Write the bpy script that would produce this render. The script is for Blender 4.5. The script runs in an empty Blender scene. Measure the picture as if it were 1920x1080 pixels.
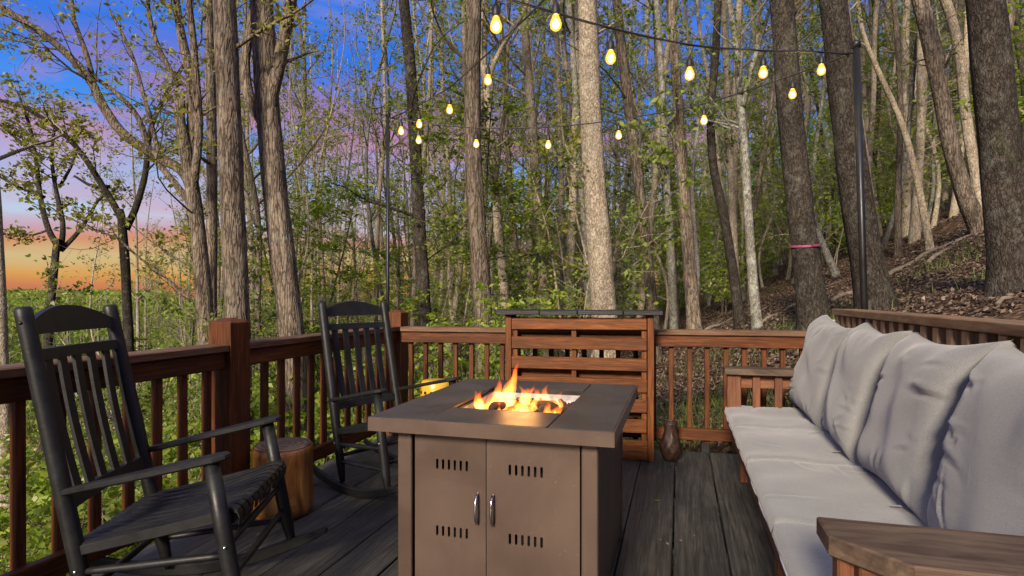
import bpy, bmesh, math, random
import numpy as np
from mathutils import Vector, Matrix

R = math.radians
sc = bpy.context.scene
C = sc.collection

# ------------------------------------------------------------------ camera, sky, sun, exposure
EYE = 1.17
FPX, HY = 1100.0, 556.0            # focal length in photo pixels, row of the horizon
cam_d = bpy.data.cameras.new('camera')
cam = bpy.data.objects.new('camera', cam_d)
C.objects.link(cam)
cam.location = (0, 0, EYE)
cam.rotation_euler = (R(90), 0, 0)
cam_d.sensor_width = 36
cam_d.lens = 36 * FPX / 1920
cam_d.shift_y = (HY - 540) / 1920
cam_d.clip_start = 0.05
cam_d.clip_end = 4000
sc.camera = cam


def lin(c):
    return tuple(((x / 255) / 12.92 if x / 255 <= .04045 else ((x / 255 + .055) / 1.055) ** 2.4) for x in c)


def rgba(c):
    return (c[0], c[1], c[2], 1)


class NT:
    """tiny node-tree helper"""
    def __init__(s, tree):
        s.t = tree
        s.t.nodes.clear()

    def n(s, kind, **kw):
        nd = s.t.nodes.new('ShaderNode' + kind)
        for k, v in kw.items():
            if k.startswith('i_'):
                key = k[2:].replace('_', ' ')
                nd.inputs[key].default_value = v
            elif k[0] == 'n' and k[1:].isdigit():
                nd.inputs[int(k[1:])].default_value = v
            else:
                setattr(nd, k, v)
        return nd

    def l(s, a, b):
        s.t.links.new(a, b)

    def ramp(s, fac, stops, interp='LINEAR'):
        nd = s.t.nodes.new('ShaderNodeValToRGB')
        cr = nd.color_ramp
        cr.interpolation = interp
        while len(cr.elements) < len(stops):
            cr.elements.new(0.5)
        for e, (p, c) in zip(cr.elements, stops):
            e.position = p
            e.color = rgba(c) if not isinstance(c, (int, float)) else (c, c, c, 1)
        s.l(fac, nd.inputs[0])
        return nd.outputs[0]

    def math(s, op, a, b=None, clamp=False):
        nd = s.t.nodes.new('ShaderNodeMath')
        nd.operation = op
        nd.use_clamp = clamp
        for i, v in enumerate((a, b)):
            if v is None:
                continue
            if isinstance(v, (int, float)):
                nd.inputs[i].default_value = v
            else:
                s.l(v, nd.inputs[i])
        return nd.outputs[0]

    def mix(s, fac, a, b, blend='MIX'):
        nd = s.t.nodes.new('ShaderNodeMix')
        nd.data_type = 'RGBA'
        nd.blend_type = blend
        for i, v in ((0, fac), (6, a), (7, b)):
            if isinstance(v, (int, float)):
                nd.inputs[i].default_value = v
            elif isinstance(v, tuple):
                nd.inputs[i].default_value = rgba(v)
            else:
                s.l(v, nd.inputs[i])
        return nd.outputs[2]

    def coord(s, which='Object', scale=(1, 1, 1), rnd=False):
        tc = s.n('TexCoord')
        mp = s.n('Mapping')
        mp.inputs['Scale'].default_value = scale
        s.l(tc.outputs[which], mp.inputs[0])
        if rnd:
            oi = s.n('ObjectInfo')
            cb = s.n('CombineXYZ')
            v = s.math('MULTIPLY', oi.outputs['Random'], 37.0)
            for i in range(3):
                s.l(v, cb.inputs[i])
            s.l(cb.outputs[0], mp.inputs['Location'])
        return mp.outputs[0]

    def noise(s, vec, scale, detail=4, rough=.55, dist=0):
        nd = s.n('TexNoise')
        nd.inputs['Scale'].default_value = scale
        nd.inputs['Detail'].default_value = detail
        nd.inputs['Roughness'].default_value = rough
        nd.inputs['Distortion'].default_value = dist
        if vec is not None:
            s.l(vec, nd.inputs['Vector'])
        return nd.outputs[0]

    def bump(s, h, strength=.4, dist=.01):
        nd = s.n('Bump')
        nd.inputs['Strength'].default_value = strength
        nd.inputs['Distance'].default_value = dist
        s.l(h, nd.inputs['Height'])
        return nd.outputs[0]


# sky: an evening sky, blue high up, mauve and pink streaks of cloud, yellow to red at the horizon
world = bpy.data.worlds.new('World')
sc.world = world
world.use_nodes = True
w = NT(world.node_tree)
tc = w.n('TexCoord')
sep = w.n('SeparateXYZ')
w.l(tc.outputs['Generated'], sep.inputs[0])
mp = w.n('Mapping')
mp.inputs['Scale'].default_value = (2.2, 2.2, 11)
w.l(tc.outputs['Generated'], mp.inputs[0])
streak = w.noise(mp.outputs[0], 1.5, 5, .55, .35)
mp2 = w.n('Mapping')
mp2.inputs['Scale'].default_value = (1.5, 1.5, 5.5)
mp2.inputs['Location'].default_value = (3.1, .7, .45)
w.l(tc.outputs['Generated'], mp2.inputs[0])
cloudn = w.noise(mp2.outputs[0], 2.3, 8, .58, .5)
wob = w.math('MULTIPLY', w.math('SUBTRACT', streak, .5), .06)
el = w.math('ADD', sep.outputs[2], wob)
# sine of elevation -> clear-sky colour
base = w.ramp(el, [(0.0, lin((186, 112, 88))), (.012, lin((196, 122, 82))), (.034, lin((208, 154, 82))),
                   (.062, lin((200, 178, 128))), (.080, lin((204, 136, 104))), (.094, lin((190, 160, 176))),
                   (.115, lin((176, 204, 228))), (.17, lin((142, 178, 226))), (.25, lin((78, 144, 230))),
                   (.34, lin((46, 116, 222))), (.7, lin((54, 110, 204)))])
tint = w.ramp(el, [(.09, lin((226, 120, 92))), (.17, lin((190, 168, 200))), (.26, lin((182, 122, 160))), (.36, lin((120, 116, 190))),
                   (.5, lin((204, 180, 190))), (.8, lin((240, 226, 206)))])  # pale clouds overhead are added out of view to whiten the ambient light
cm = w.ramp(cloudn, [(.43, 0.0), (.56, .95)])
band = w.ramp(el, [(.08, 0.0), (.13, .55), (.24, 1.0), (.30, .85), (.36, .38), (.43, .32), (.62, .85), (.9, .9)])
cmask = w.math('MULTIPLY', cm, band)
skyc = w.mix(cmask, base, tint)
bg = w.n('Background')
bg.inputs[1].default_value = .84
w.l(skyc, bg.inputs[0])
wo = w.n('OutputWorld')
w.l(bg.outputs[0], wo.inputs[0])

sun_d = bpy.data.lights.new('sun', 'SUN')
sun = bpy.data.objects.new('sun', sun_d)
C.objects.link(sun)
SUN_AZ, SUN_EL = R(-111), R(24)      # azimuth (from +X) of the place the sun stands: behind the camera, a little to its left
sdir = Vector((math.cos(SUN_AZ) * math.cos(SUN_EL), math.sin(SUN_AZ) * math.cos(SUN_EL), math.sin(SUN_EL)))
sun.rotation_euler = sdir.to_track_quat('Z', 'Y').to_euler()
sun_d.energy = 5.0
sun_d.angle = R(11)
sun_d.color = (1.0, .86, .66)

sc.view_settings.view_transform = 'Standard'
sc.view_settings.look = 'None'
sc.view_settings.exposure = 0.42
sc.view_settings.gamma = 1.0
sc.render.engine = 'CYCLES'
sc.cycles.use_denoising = True
sc.cycles.use_adaptive_sampling = True
sc.cycles.adaptive_threshold = .025
sc.cycles.max_bounces = 5
sc.cycles.diffuse_bounces = 3
sc.cycles.glossy_bounces = 2
sc.cycles.transmission_bounces = 4
sc.cycles.transparent_max_bounces = 6
sc.cycles.volume_bounces = 0
sc.cycles.caustics_reflective = False
sc.cycles.caustics_refractive = False
sc.cycles.sample_clamp_indirect = 4.0

# ------------------------------------------------------------------ frames of reference
DA = -math.atan2(315.0, FPX)                       # the deck's boards point at photo column 1275
U = Vector((math.sin(-DA), math.cos(-DA), 0))      # along the boards
V = Vector((math.cos(DA), math.sin(DA), 0))        # across the boards


def W(s, t, z=0.0):
    return U * s + V * t + Vector((0, 0, z))


def at(px, py, Y):
    """world point seen at a photo pixel, Y metres away"""
    return Vector(((px - 960) / FPX * Y, Y, EYE + (HY - py) / FPX * Y))


def sstep(a, b, x):
    k = np.clip((x - a) / (b - a), 0, 1)
    return k * k * (3 - 2 * k)


def ground_z(x, y):
    x = np.asarray(x, float)
    y = np.asarray(y, float)
    z = .40 * x - .08 * y - .12
    z = z - .25 * sstep(7, 4.6, y) * sstep(6, 1.5, x)
    z = np.where(z < -6, -6 - 12 * np.tanh((-6 - z) / 14), z)
    z = np.where(z > 6, 6 + 22 * np.tanh((z - 6) / 26), z)
    r = np.hypot(x, y)
    z = z + .10 * np.sin(x * .9 + .4 * y) * np.cos(y * .7 - .3 * x) + .05 * np.sin(2.3 * x + 1.1) * np.sin(1.9 * y)
    far = sstep(90, 420, r)
    hill = -16 + sstep(200, 900, r) * (12 + 6 * np.sin(np.arctan2(y, x) * 9) + 5 * np.sin(np.arctan2(y, x) * 23 + 1))
    return z * (1 - far) + hill * far + 0 * r


# ------------------------------------------------------------------ object helpers
def link(o, parent=None):
    C.objects.link(o)
    if parent is not None:
        o.parent = parent
    return o


def tag(o, label=None, cat=None, group=None, kind=None):
    if label:
        o['label'] = label
    if cat:
        o['category'] = cat
    if group:
        o['group'] = group
    if kind:
        o['kind'] = kind
    return o


def thing(name, label, cat, loc=(0, 0, 0), rotz=0.0, group=None):
    o = bpy.data.objects.new(name, None)
    o.empty_display_size = .1
    o.location = loc
    o.rotation_euler = (0, 0, rotz)
    link(o)
    return tag(o, label, cat, group)


def part(name, me, parent=None, loc=(0, 0, 0), rot=(0, 0, 0), mat=None):
    if mat is not None and len(me.materials) == 0:
        me.materials.append(mat)
    o = bpy.data.objects.new(name, me)
    o.location = loc
    o.rotation_euler = rot
    return link(o, parent)


def mesh(name, V_, F_, mat=None, smooth=False):
    me = bpy.data.meshes.new(name)
    me.from_pydata([tuple(v) for v in V_], [], [tuple(f) for f in F_])
    if smooth:
        me.polygons.foreach_set('use_smooth', [True] * len(me.polygons))
    me.update()
    if mat:
        me.materials.append(mat)
    return me


def mesh_quads(name, Vn, Qn, mat=None, smooth=False):
    me = bpy.data.meshes.new(name)
    Vn = np.asarray(Vn, np.float32)
    Qn = np.asarray(Qn, np.int32)
    me.vertices.add(len(Vn))
    me.vertices.foreach_set('co', Vn.ravel())
    me.loops.add(Qn.size)
    me.loops.foreach_set('vertex_index', Qn.ravel())
    me.polygons.add(len(Qn))
    me.polygons.foreach_set('loop_start', np.arange(0, Qn.size, 4, dtype=np.int32))
    if smooth:
        me.polygons.foreach_set('use_smooth', np.ones(len(Qn), bool))
    me.update(calc_edges=True)
    if mat:
        me.materials.append(mat)
    return me


_cb = {}


def cbox(lx, ly, lz, mat, b=.004, name='board'):
    """chamfered box, centred, long side along X; meshes of one size are shared"""
    key = (round(lx, 4), round(ly, 4), round(lz, 4), round(b, 4), mat.name)
    if key in _cb:
        return _cb[key]
    bm = bmesh.new()
    bmesh.ops.create_cube(bm, size=1)
    for v in bm.verts:
        v.co = (v.co.x * lx, v.co.y * ly, v.co.z * lz)
    if b > 0:
        bmesh.ops.bevel(bm, geom=bm.edges[:], offset=b, segments=1, affect='EDGES')
    me = bpy.data.meshes.new(name)
    bm.to_mesh(me)
    bm.free()
    me.materials.append(mat)
    _cb[key] = me
    return me


def prism(poly, thick, mat, name='board', axis='z', b=.004):
    """extrude a polygon (list of 2-D points) by thick, centred on the third axis"""
    bm = bmesh.new()
    def P(p, h):
        if axis == 'z':
            return (p[0], p[1], h)
        if axis == 'y':
            return (p[0], h, p[1])
        return (h, p[0], p[1])
    lo = [bm.verts.new(P(p, -thick / 2)) for p in poly]
    hi = [bm.verts.new(P(p, thick / 2)) for p in poly]
    n = len(poly)
    bm.faces.new(lo[::-1])
    bm.faces.new(hi)
    for i in range(n):
        bm.faces.new((lo[i], lo[(i + 1) % n], hi[(i + 1) % n], hi[i]))
    bmesh.ops.recalc_face_normals(bm, faces=bm.faces[:])
    if b > 0:
        es = [e for e in bm.edges if (e.verts[0] in lo) == (e.verts[1] in lo)]
        bmesh.ops.bevel(bm, geom=es, offset=b, segments=1, affect='EDGES')
    me = bpy.data.meshes.new(name)
    bm.to_mesh(me)
    bm.free()
    me.materials.append(mat)
    return me


class TB:
    """collects tubes into one quad mesh"""
    def __init__(s):
        s.v, s.q, s.n = [], [], 0

    def tube(s, pts, rad, n=6, cap=True, wob=None):
        P = np.asarray(pts, float)
        rad = np.asarray(rad, float)
        T = np.gradient(P, axis=0)
        T /= np.linalg.norm(T, axis=1)[:, None] + 1e-9
        ref = np.array([1., 0, 0]) if abs(T[0][0]) < .8 else np.array([0, 1., 0])
        A = ref - T * (T @ ref)[:, None]
        A /= np.linalg.norm(A, axis=1)[:, None] + 1e-9
        B = np.cross(T, A)
        th = np.linspace(0, 2 * np.pi, n, endpoint=False)
        rr = rad[:, None] * np.ones(n)[None, :]
        if wob is not None:
            rr = rr * wob(P, th)
        ring = P[:, None, :] + rr[:, :, None] * (np.cos(th)[None, :, None] * A[:, None, :] + np.sin(th)[None, :, None] * B[:, None, :])
        k = len(P)
        i = np.arange(k - 1)[:, None] * n
        j = np.arange(n)[None, :]
        j2 = (j + 1) % n
        q = np.stack([i + j, i + j2, i + n + j2, i + n + j], -1).reshape(-1, 4) + s.n
        s.v.append(ring.reshape(-1, 3))
        s.q.append(q)
        s.n += k * n
        if cap:
            for e, base_ in ((0, 0), (1, (k - 1) * n)):
                c = s.n
                s.v.append(P[-1 if e else 0][None, :])
                s.n += 1
                jj = np.arange(0, n, 2)
                a = base_ + jj
                b_ = base_ + (jj + 1) % n
                c2 = base_ + (jj + 2) % n
                o0 = c - k * n - (e)
                qq = np.stack([a + o0, b_ + o0, c2 + o0, np.full_like(jj, c)], -1)
                if e:
                    s.q.append(qq)
                else:
                    s.q.append(qq[:, ::-1])
        return s

    def mesh(s, name, mat=None, smooth=True, off=(0, 0, 0)):
        return mesh_quads(name, np.concatenate(s.v) - np.array(off), np.concatenate(s.q), mat, smooth)


def lathe(name, prof, mat, n=24, smooth=True, wob=None):
    vs, fs = [], []
    for k, (r, z) in enumerate(prof):
        for i in range(n):
            a = 2 * math.pi * i / n
            rr = r * (wob(a, z) if wob else 1)
            vs.append((rr * math.cos(a), rr * math.sin(a), z))
    for k in range(len(prof) - 1):
        for i in range(n):
            fs.append((k * n + i, k * n + (i + 1) % n, (k + 1) * n + (i + 1) % n, (k + 1) * n + i))
    fs.append(tuple(range(n))[::-1])
    fs.append(tuple((len(prof) - 1) * n + i for i in range(n)))
    me = mesh(name, vs, fs, mat, smooth)
    return me


# ------------------------------------------------------------------ materials
def new_mat(name):
    m = bpy.data.materials.new(name)
    m.use_nodes = True
    t = NT(m.node_tree)
    out = t.n('OutputMaterial')
    bs = t.n('BsdfPrincipled')
    t.l(bs.outputs[0], out.inputs[0])
    return m, t, bs, out


def wood(name, c1, c2, c3, rough=.6, spec=.35, grain=1.0, weather=0.0, wc=(.25, .22, .19)):
    """board wood, grain along local X"""
    m, t, bs, out = new_mat(name)
    g = t.coord('Object', (1.6, 26, 26), True)
    fine = t.noise(g, 3.0, 6, .65, .6)
    g2 = t.coord('Object', (.7, 6, 6), True)
    broad = t.noise(g2, 1.6, 4, .55, 1.2)
    oi = t.n('ObjectInfo')
    col = t.ramp(fine, [(.3, c1), (.52, c2), (.75, c3)])
    dark = t.ramp(broad, [(.3, .62), (.6, 1.1)])
    col = t.mix(1.0, col, dark, 'MULTIPLY')
    pv = t.ramp(oi.outputs['Random'], [(0, .78), (1, 1.2)])
    col = t.mix(1.0, col, pv, 'MULTIPLY')
    if weather:
        g3 = t.coord('Object', (2.2, 9, 9), True)
        wn = t.noise(g3, 1.9, 5, .6, .8)
        wm = t.ramp(wn, [(.42, 0.0), (.72, weather)])
        col = t.mix(wm, col, wc)
    t.l(col, bs.inputs['Base Color'])
    bs.inputs['Roughness'].default_value = rough
    bs.inputs['Specular IOR Level'].default_value = spec
    t.l(t.bump(fine, .35 * grain, .004), bs.inputs['Normal'])
    return m


M = {}
M['rail'] = wood('stained_cedar', (.028, .009, .003), (.095, .0285, .0072), (.175, .057, .014), .55, .25)
M['railtop'] = wood('weathered_rail_cap', (.07, .032, .016), (.13, .06, .03), (.20, .105, .057), .65, weather=.45, wc=(.22, .16, .10))
M['pallet'] = wood('pallet_stain', (.048, .0155, .005), (.135, .042, .010), (.24, .083, .020), .55, .25)
M['bench'] = wood('bench_wood', (.07, .022, .010), (.16, .055, .022), (.24, .09, .04), .6, weather=.25, wc=(.20, .13, .08))
M['benchtop'] = wood('bench_weathered', (.11, .056, .028), (.20, .115, .058), (.30, .195, .11), .7, weather=.6, wc=(.32, .235, .14))
M['armwood'] = wood('bench_arm_wood', (.045, .025, .016), (.095, .056, .036), (.17, .11, .07), .6, weather=.5, wc=(.21, .155, .10))
M['blackwood'] = wood('black_stained_board', (.008, .008, .009), (.016, .016, .018), (.028, .028, .03), .45)


def deck_mat():
    m, t, bs, out = new_mat('weathered_deck')
    g = t.coord('Object', (1.2, 30, 30), True)
    fine = t.noise(g, 3.4, 7, .7, .5)
    g2 = t.coord('Object', (1.0, 3.0, 3.0), True)
    blot = t.noise(g2, 2.2, 6, .65, .4)
    gw = t.coord('Object', (.35, 11, 11), True)
    ring = t.noise(gw, 2.0, 2, .5, 2.5)
    oi = t.n('ObjectInfo')
    col = t.ramp(fine, [(.28, (.015, .015, .015)), (.5, (.038, .037, .034)), (.74, (.092, .088, .079))])
    pale = t.ramp(blot, [(.48, 0.0), (.75, .7)])
    col = t.mix(pale, col, t.ramp(fine, [(.3, (.05, .046, .040)), (.7, (.155, .140, .115))]))
    dk = t.ramp(ring, [(.35, .55), (.55, 1.05)])
    col = t.mix(1.0, col, dk, 'MULTIPLY')
    pv = t.ramp(oi.outputs['Random'], [(0, .7), (1, 1.25)])
    col = t.mix(1.0, col, pv, 'MULTIPLY')
    t.l(col, bs.inputs['Base Color'])
    t.l(t.ramp(fine, [(.3, .48), (.8, .75)]), bs.inputs['Roughness'])
    h = t.math('ADD', t.math('MULTIPLY', fine, 1.0), t.math('MULTIPLY', ring, .6))
    t.l(t.bump(h, .55, .006), bs.inputs['Normal'])
    return m


M['deck'] = deck_mat()


def simple(name, col, rough=.5, metal=0.0, var=.12, nscale=9, bump=0.0, bscale=60, spec=.5):
    m, t, bs, out = new_mat(name)
    g = t.coord('Object', (1, 1, 1), True)
    n = t.noise(g, nscale, 5, .6, .3)
    k = t.ramp(n, [(.3, 1 - var), (.7, 1 + var)])
    t.l(t.mix(1.0, col, k, 'MULTIPLY'), bs.inputs['Base Color'])
    bs.inputs['Roughness'].default_value = rough
    bs.inputs['Metallic'].default_value = metal
    bs.inputs['Specular IOR Level'].default_value = spec
    rn = t.ramp(n, [(.3, max(0, rough - .1)), (.7, min(1, rough + .12))])
    t.l(rn, bs.inputs['Roughness'])
    if bump:
        b = t.noise(g, bscale, 4, .6)
        t.l(t.bump(b, bump, .003), bs.inputs['Normal'])
    return m


def paint():
    m, t, bs, out = new_mat('black_chair_paint')
    g = t.coord('Object', (1, 1, 1), True)
    n = t.noise(g, 9, 6, .7, .4)
    f = t.noise(t.coord('Object', (4, 60, 60), True), 2.0, 4, .6)
    col = t.ramp(n, [(.3, (.006, .006, .0065)), (.62, (.012, .012, .0125)), (.78, (.036, .034, .031))])
    t.l(col, bs.inputs['Base Color'])
    bs.inputs['Specular IOR Level'].default_value = .35
    t.l(t.ramp(n, [(.3, .34), (.7, .62)]), bs.inputs['Roughness'])
    t.l(t.bump(t.math('ADD', t.math('MULTIPLY', f, .5), n), .22, .004), bs.inputs['Normal'])
    return m


M['black'] = paint()
M['iron'] = simple('black_pole_paint', (.012, .012, .013), .4, .2)
M['steel'] = simple('brushed_steel', (.55, .55, .56), .25, 1.0, .05)
def bronze():
    m, t, bs, out = new_mat('bronze_powder_coat')
    g = t.coord('Object', (1, 1, 1), True)
    n = t.noise(g, 2.6, 5, .6, .5)
    f = t.noise(t.coord('Object', (30, 30, 3.0), True), 2.0, 5, .7)
    d = t.noise(g, 70, 3, .6)
    col = t.ramp(n, [(.3, (.108, .072, .056)), (.7, (.142, .095, .073))])
    col = t.mix(1.0, col, t.ramp(f, [(.3, .975), (.7, 1.025)]), 'MULTIPLY')
    col = t.mix(t.math('MULTIPLY', t.ramp(d, [(.66, 0.0), (.74, 1.0)]), t.ramp(n, [(.45, 0.0), (.6, .55)])), col, (.24, .21, .18))
    t.l(col, bs.inputs['Base Color'])
    bs.inputs['Metallic'].default_value = .5
    t.l(t.ramp(t.math('ADD', t.math('MULTIPLY', n, .9), t.math('MULTIPLY', f, .1)), [(.3, .30), (.7, .52)]), bs.inputs['Roughness'])
    t.l(t.bump(t.noise(g, 260, 3, .6), .06, .003), bs.inputs['Normal'])
    return m


M['bronze'] = bronze()
M['slate'] = simple('dark_table_top', (.052, .046, .044), .42, .2, .3, 4, .08, 200)
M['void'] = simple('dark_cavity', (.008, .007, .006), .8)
M['pan'] = simple('burner_pan', (.42, .43, .45), .35, .6, .2, 12)
M['rubber'] = simple('black_cable', (.010, .010, .010), .5)
M['ribbon'] = simple('pink_ribbon', (.34, .06, .15), .5)
M['tie'] = simple('cushion_tie', (.50, .50, .51), .85)
M['white'] = simple('white_tag', (.75, .75, .74), .6)
M['log'] = simple('charred_log', (.045, .020, .010), .9, 0, .6, 30, .6, 40)


def fabric():
    m, t, bs, out = new_mat('grey_outdoor_fabric')
    g = t.coord('Object', (1, 1, 1), True)
    n1 = t.noise(g, 3.0, 4, .55)
    n2 = t.noise(t.coord('Object', (160, 520, 160), True), 1.0, 2, .6)
    col = t.ramp(n2, [(.3, (.180, .179, .173)), (.7, (.258, .257, .249))])
    k = t.ramp(n1, [(.3, .93), (.7, 1.05)])
    col = t.mix(1.0, col, k, 'MULTIPLY')
    v = t.n('TexVoronoi')
    v.inputs['Scale'].default_value = 9
    t.l(g, v.inputs['Vector'])
    sp = t.ramp(v.outputs['Distance'], [(.022, 1.0), (.04, 0.0)])
    sp = t.math('MULTIPLY', sp, t.ramp(n1, [(.5, 0.0), (.56, .8)]))
    col = t.mix(sp, col, (.10, .09, .08))
    t.l(col, bs.inputs['Base Color'])
    bs.inputs['Roughness'].default_value = .9
    bs.inputs['Specular IOR Level'].default_value = .15
    bs.inputs['Sheen Weight'].default_value = .25
    wr = t.noise(g, 7.0, 4, .55, .6)
    h = t.math('ADD', t.math('MULTIPLY', n2, .12), t.math('MULTIPLY', wr, .9))
    t.l(t.bump(h, .35, .012), bs.inputs['Normal'])
    return m


M['fabric'] = fabric()


def bark(name, c1, c2, c3, lichen=.25, sc_=1.0, lc=(.30, .31, .25), stretch=1.25, fine=1.0, furrow=.6):
    m, t, bs, out = new_mat(name)
    g = t.coord('Object', (11 * sc_, 11 * sc_, stretch * sc_), True)
    f = t.noise(g, 2.6, 7, .68, .7)
    v = t.n('TexVoronoi')
    v.feature = 'DISTANCE_TO_EDGE'
    v.inputs['Scale'].default_value = 3.4
    dn = t.n('VectorMath')
    dn.operation = 'ADD'
    t.l(g, dn.inputs[0])
    nn = t.n('TexNoise')
    nn.inputs['Scale'].default_value = 2.0
    t.l(g, nn.inputs['Vector'])
    t.l(nn.outputs['Color'], dn.inputs[1])
    t.l(dn.outputs[0], v.inputs['Vector'])
    fur = t.ramp(v.outputs['Distance'], [(0.0, 0.0), (.16, 1.0)])
    col = t.ramp(f, [(.3, c1), (.52, c2), (.76, c3)])
    col = t.mix(1.0, col, t.ramp(fur, [(0, furrow), (1, 1.06)]), 'MULTIPLY')
    sp_ = t.noise(t.coord('Object', (1, 1, .55), True), 46, 3, .7)
    col = t.mix(1.0, col, t.ramp(sp_, [(.32, 1 - .5 * fine), (.5, 1.0), (.7, 1 + .55 * fine)]), 'MULTIPLY')
    g2 = t.coord('Object', (1, 1, .8), True)
    ln = t.noise(g2, 7.0, 7, .72, .3)
    lm = t.ramp(ln, [(.52, 0.0), (.66, lichen)])
    col = t.mix(lm, col, lc)
    big = t.noise(t.coord('Object', (1, 1, .6), True), 1.7, 5, .6, .4)
    col = t.mix(1.0, col, t.ramp(big, [(.3, .68), (.5, 1.0), (.7, 1.22)]), 'MULTIPLY')
    moss = t.noise(t.coord('Object', (1, 1, .5), True), 2.6, 6, .7, .5)
    col = t.mix(t.ramp(moss, [(.60, 0.0), (.72, .45)]), col, (.085, .10, .045))
    oi = t.n('ObjectInfo')
    col = t.mix(1.0, col, t.ramp(oi.outputs['Random'], [(0, .75), (1, 1.22)]), 'MULTIPLY')
    t.l(col, bs.inputs['Base Color'])
    bs.inputs['Roughness'].default_value = .9
    bs.inputs['Specular IOR Level'].default_value = .15
    h = t.math('ADD', t.math('MULTIPLY', f, .8), fur)
    t.l(t.bump(h, .6, .02), bs.inputs['Normal'])
    return m


M['bark_oak'] = bark('oak_bark', (.105, .080, .060), (.175, .136, .104), (.26, .21, .165), .35, .55, (.30, .29, .24), 1.6, .8, .36)
M['bark_pale'] = bark('pale_bark', (.20, .160, .118), (.31, .255, .19), (.41, .35, .275), .6, .8, (.46, .45, .38), 6.0, 1.0, .8)
M['bark_dark'] = bark('dark_bark', (.026, .021, .017), (.050, .041, .033), (.088, .074, .061), .4, 1.0, (.16, .16, .14), 4.0, 1.0, .5)
M['bark_grey'] = bark('lichen_bark', (.10, .094, .08), (.20, .19, .16), (.32, .31, .27), .7, .8, (.38, .40, .34), 5.0, 1.0, .75)


def leafmat(name, cols, trans=.4):
    m = bpy.data.materials.new(name)
    m.use_nodes = True
    t = NT(m.node_tree)
    out = t.n('OutputMaterial')
    geo = t.n('NewGeometry')
    oi = t.n('ObjectInfo')
    col = t.ramp(geo.outputs['Random Per Island'], [(i / (len(cols) - 1), c) for i, c in enumerate(cols)])
    col = t.mix(1.0, col, t.ramp(oi.outputs['Random'], [(0, .75), (1, 1.2)]), 'MULTIPLY')
    d = t.n('BsdfDiffuse')
    tr = t.n('BsdfTranslucent')
    gl = t.n('BsdfGlossy')
    gl.inputs['Roughness'].default_value = .45
    gl.inputs['Color'].default_value = (.5, .5, .5, 1)
    t.l(col, d.inputs[0])
    t.l(t.mix(1.0, col, (1.25, 1.3, .7), 'MULTIPLY'), tr.inputs[0])
    mx = t.n('MixShader')
    mx.inputs[0].default_value = trans
    t.l(d.outputs[0], mx.inputs[1])
    t.l(tr.outputs[0], mx.inputs[2])
    mx2 = t.n('MixShader')
    mx2.inputs[0].default_value = .05
    t.l(mx.outputs[0], mx2.inputs[1])
    t.l(gl.outputs[0], mx2.inputs[2])
    t.l(mx2.outputs[0], out.inputs[0])
    return m


M['leaf_bright'] = leafmat('spring_leaf', [(.12, .20, .02), (.21, .31, .03), (.30, .38, .045), (.41, .43, .08)], .5)
M['leaf_green'] = leafmat('green_leaf', [(.10, .15, .026), (.17, .235, .038), (.24, .30, .052), (.32, .36, .08)], .5)
M['leaf_olive'] = leafmat('olive_bud_leaf', [(.17, .17, .035), (.26, .26, .05), (.33, .32, .07), (.38, .34, .09)], .5)
M['litter_leaf'] = leafmat('dry_leaf', [(.040, .027, .020), (.085, .056, .040), (.14, .095, .068), (.22, .155, .115), (.30, .22, .17)], .05)
M['grass'] = leafmat('grass_blade', [(.06, .10, .02), (.12, .17, .035), (.20, .22, .07)], .3)


def soil():
    m, t, bs, out = new_mat('forest_floor')
    g = t.coord('Object', (1, 1, 1))
    n = t.noise(g, .35, 6, .6, .5)
    n2 = t.noise(g, 6.0, 6, .7)
    v = t.n('TexVoronoi')
    v.inputs['Scale'].default_value = 16
    t.l(g, v.inputs['Vector'])
    vs_ = t.n('SeparateColor')
    t.l(v.outputs['Color'], vs_.inputs[0])
    col = t.ramp(vs_.outputs[0], [(0, (.032, .020, .013)), (.4, (.075, .046, .030)), (.75, (.13, .083, .053)), (1, (.21, .14, .09))])
    col = t.mix(1.0, col, t.ramp(n2, [(.3, .6), (.7, 1.2)]), 'MULTIPLY')
    gm = t.ramp(n, [(.56, 0.0), (.68, .55)])
    col = t.mix(gm, col, (.06, .09, .02))
    # beyond the near wood the ground is covered by crowns, greener with distance
    ln = t.n('VectorMath')
    ln.operation = 'LENGTH'
    t.l(g, ln.inputs[0])
    fm = t.ramp(t.math('DIVIDE', ln.outputs['Value'], 200.0), [(.12, 0.0), (.4, 1.0)])
    col = t.mix(fm, col, t.ramp(n2, [(.3, (.035, .06, .014)), (.7, (.09, .125, .03))]))
    t.l(col, bs.inputs['Base Color'])
    bs.inputs['Roughness'].default_value = .95
    bs.inputs['Specular IOR Level'].default_value = .1
    h = t.math('ADD', v.outputs['Distance'], n2)
    t.l(t.bump(h, .8, .05), bs.inputs['Normal'])
    return m


M['soil'] = soil()


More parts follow.
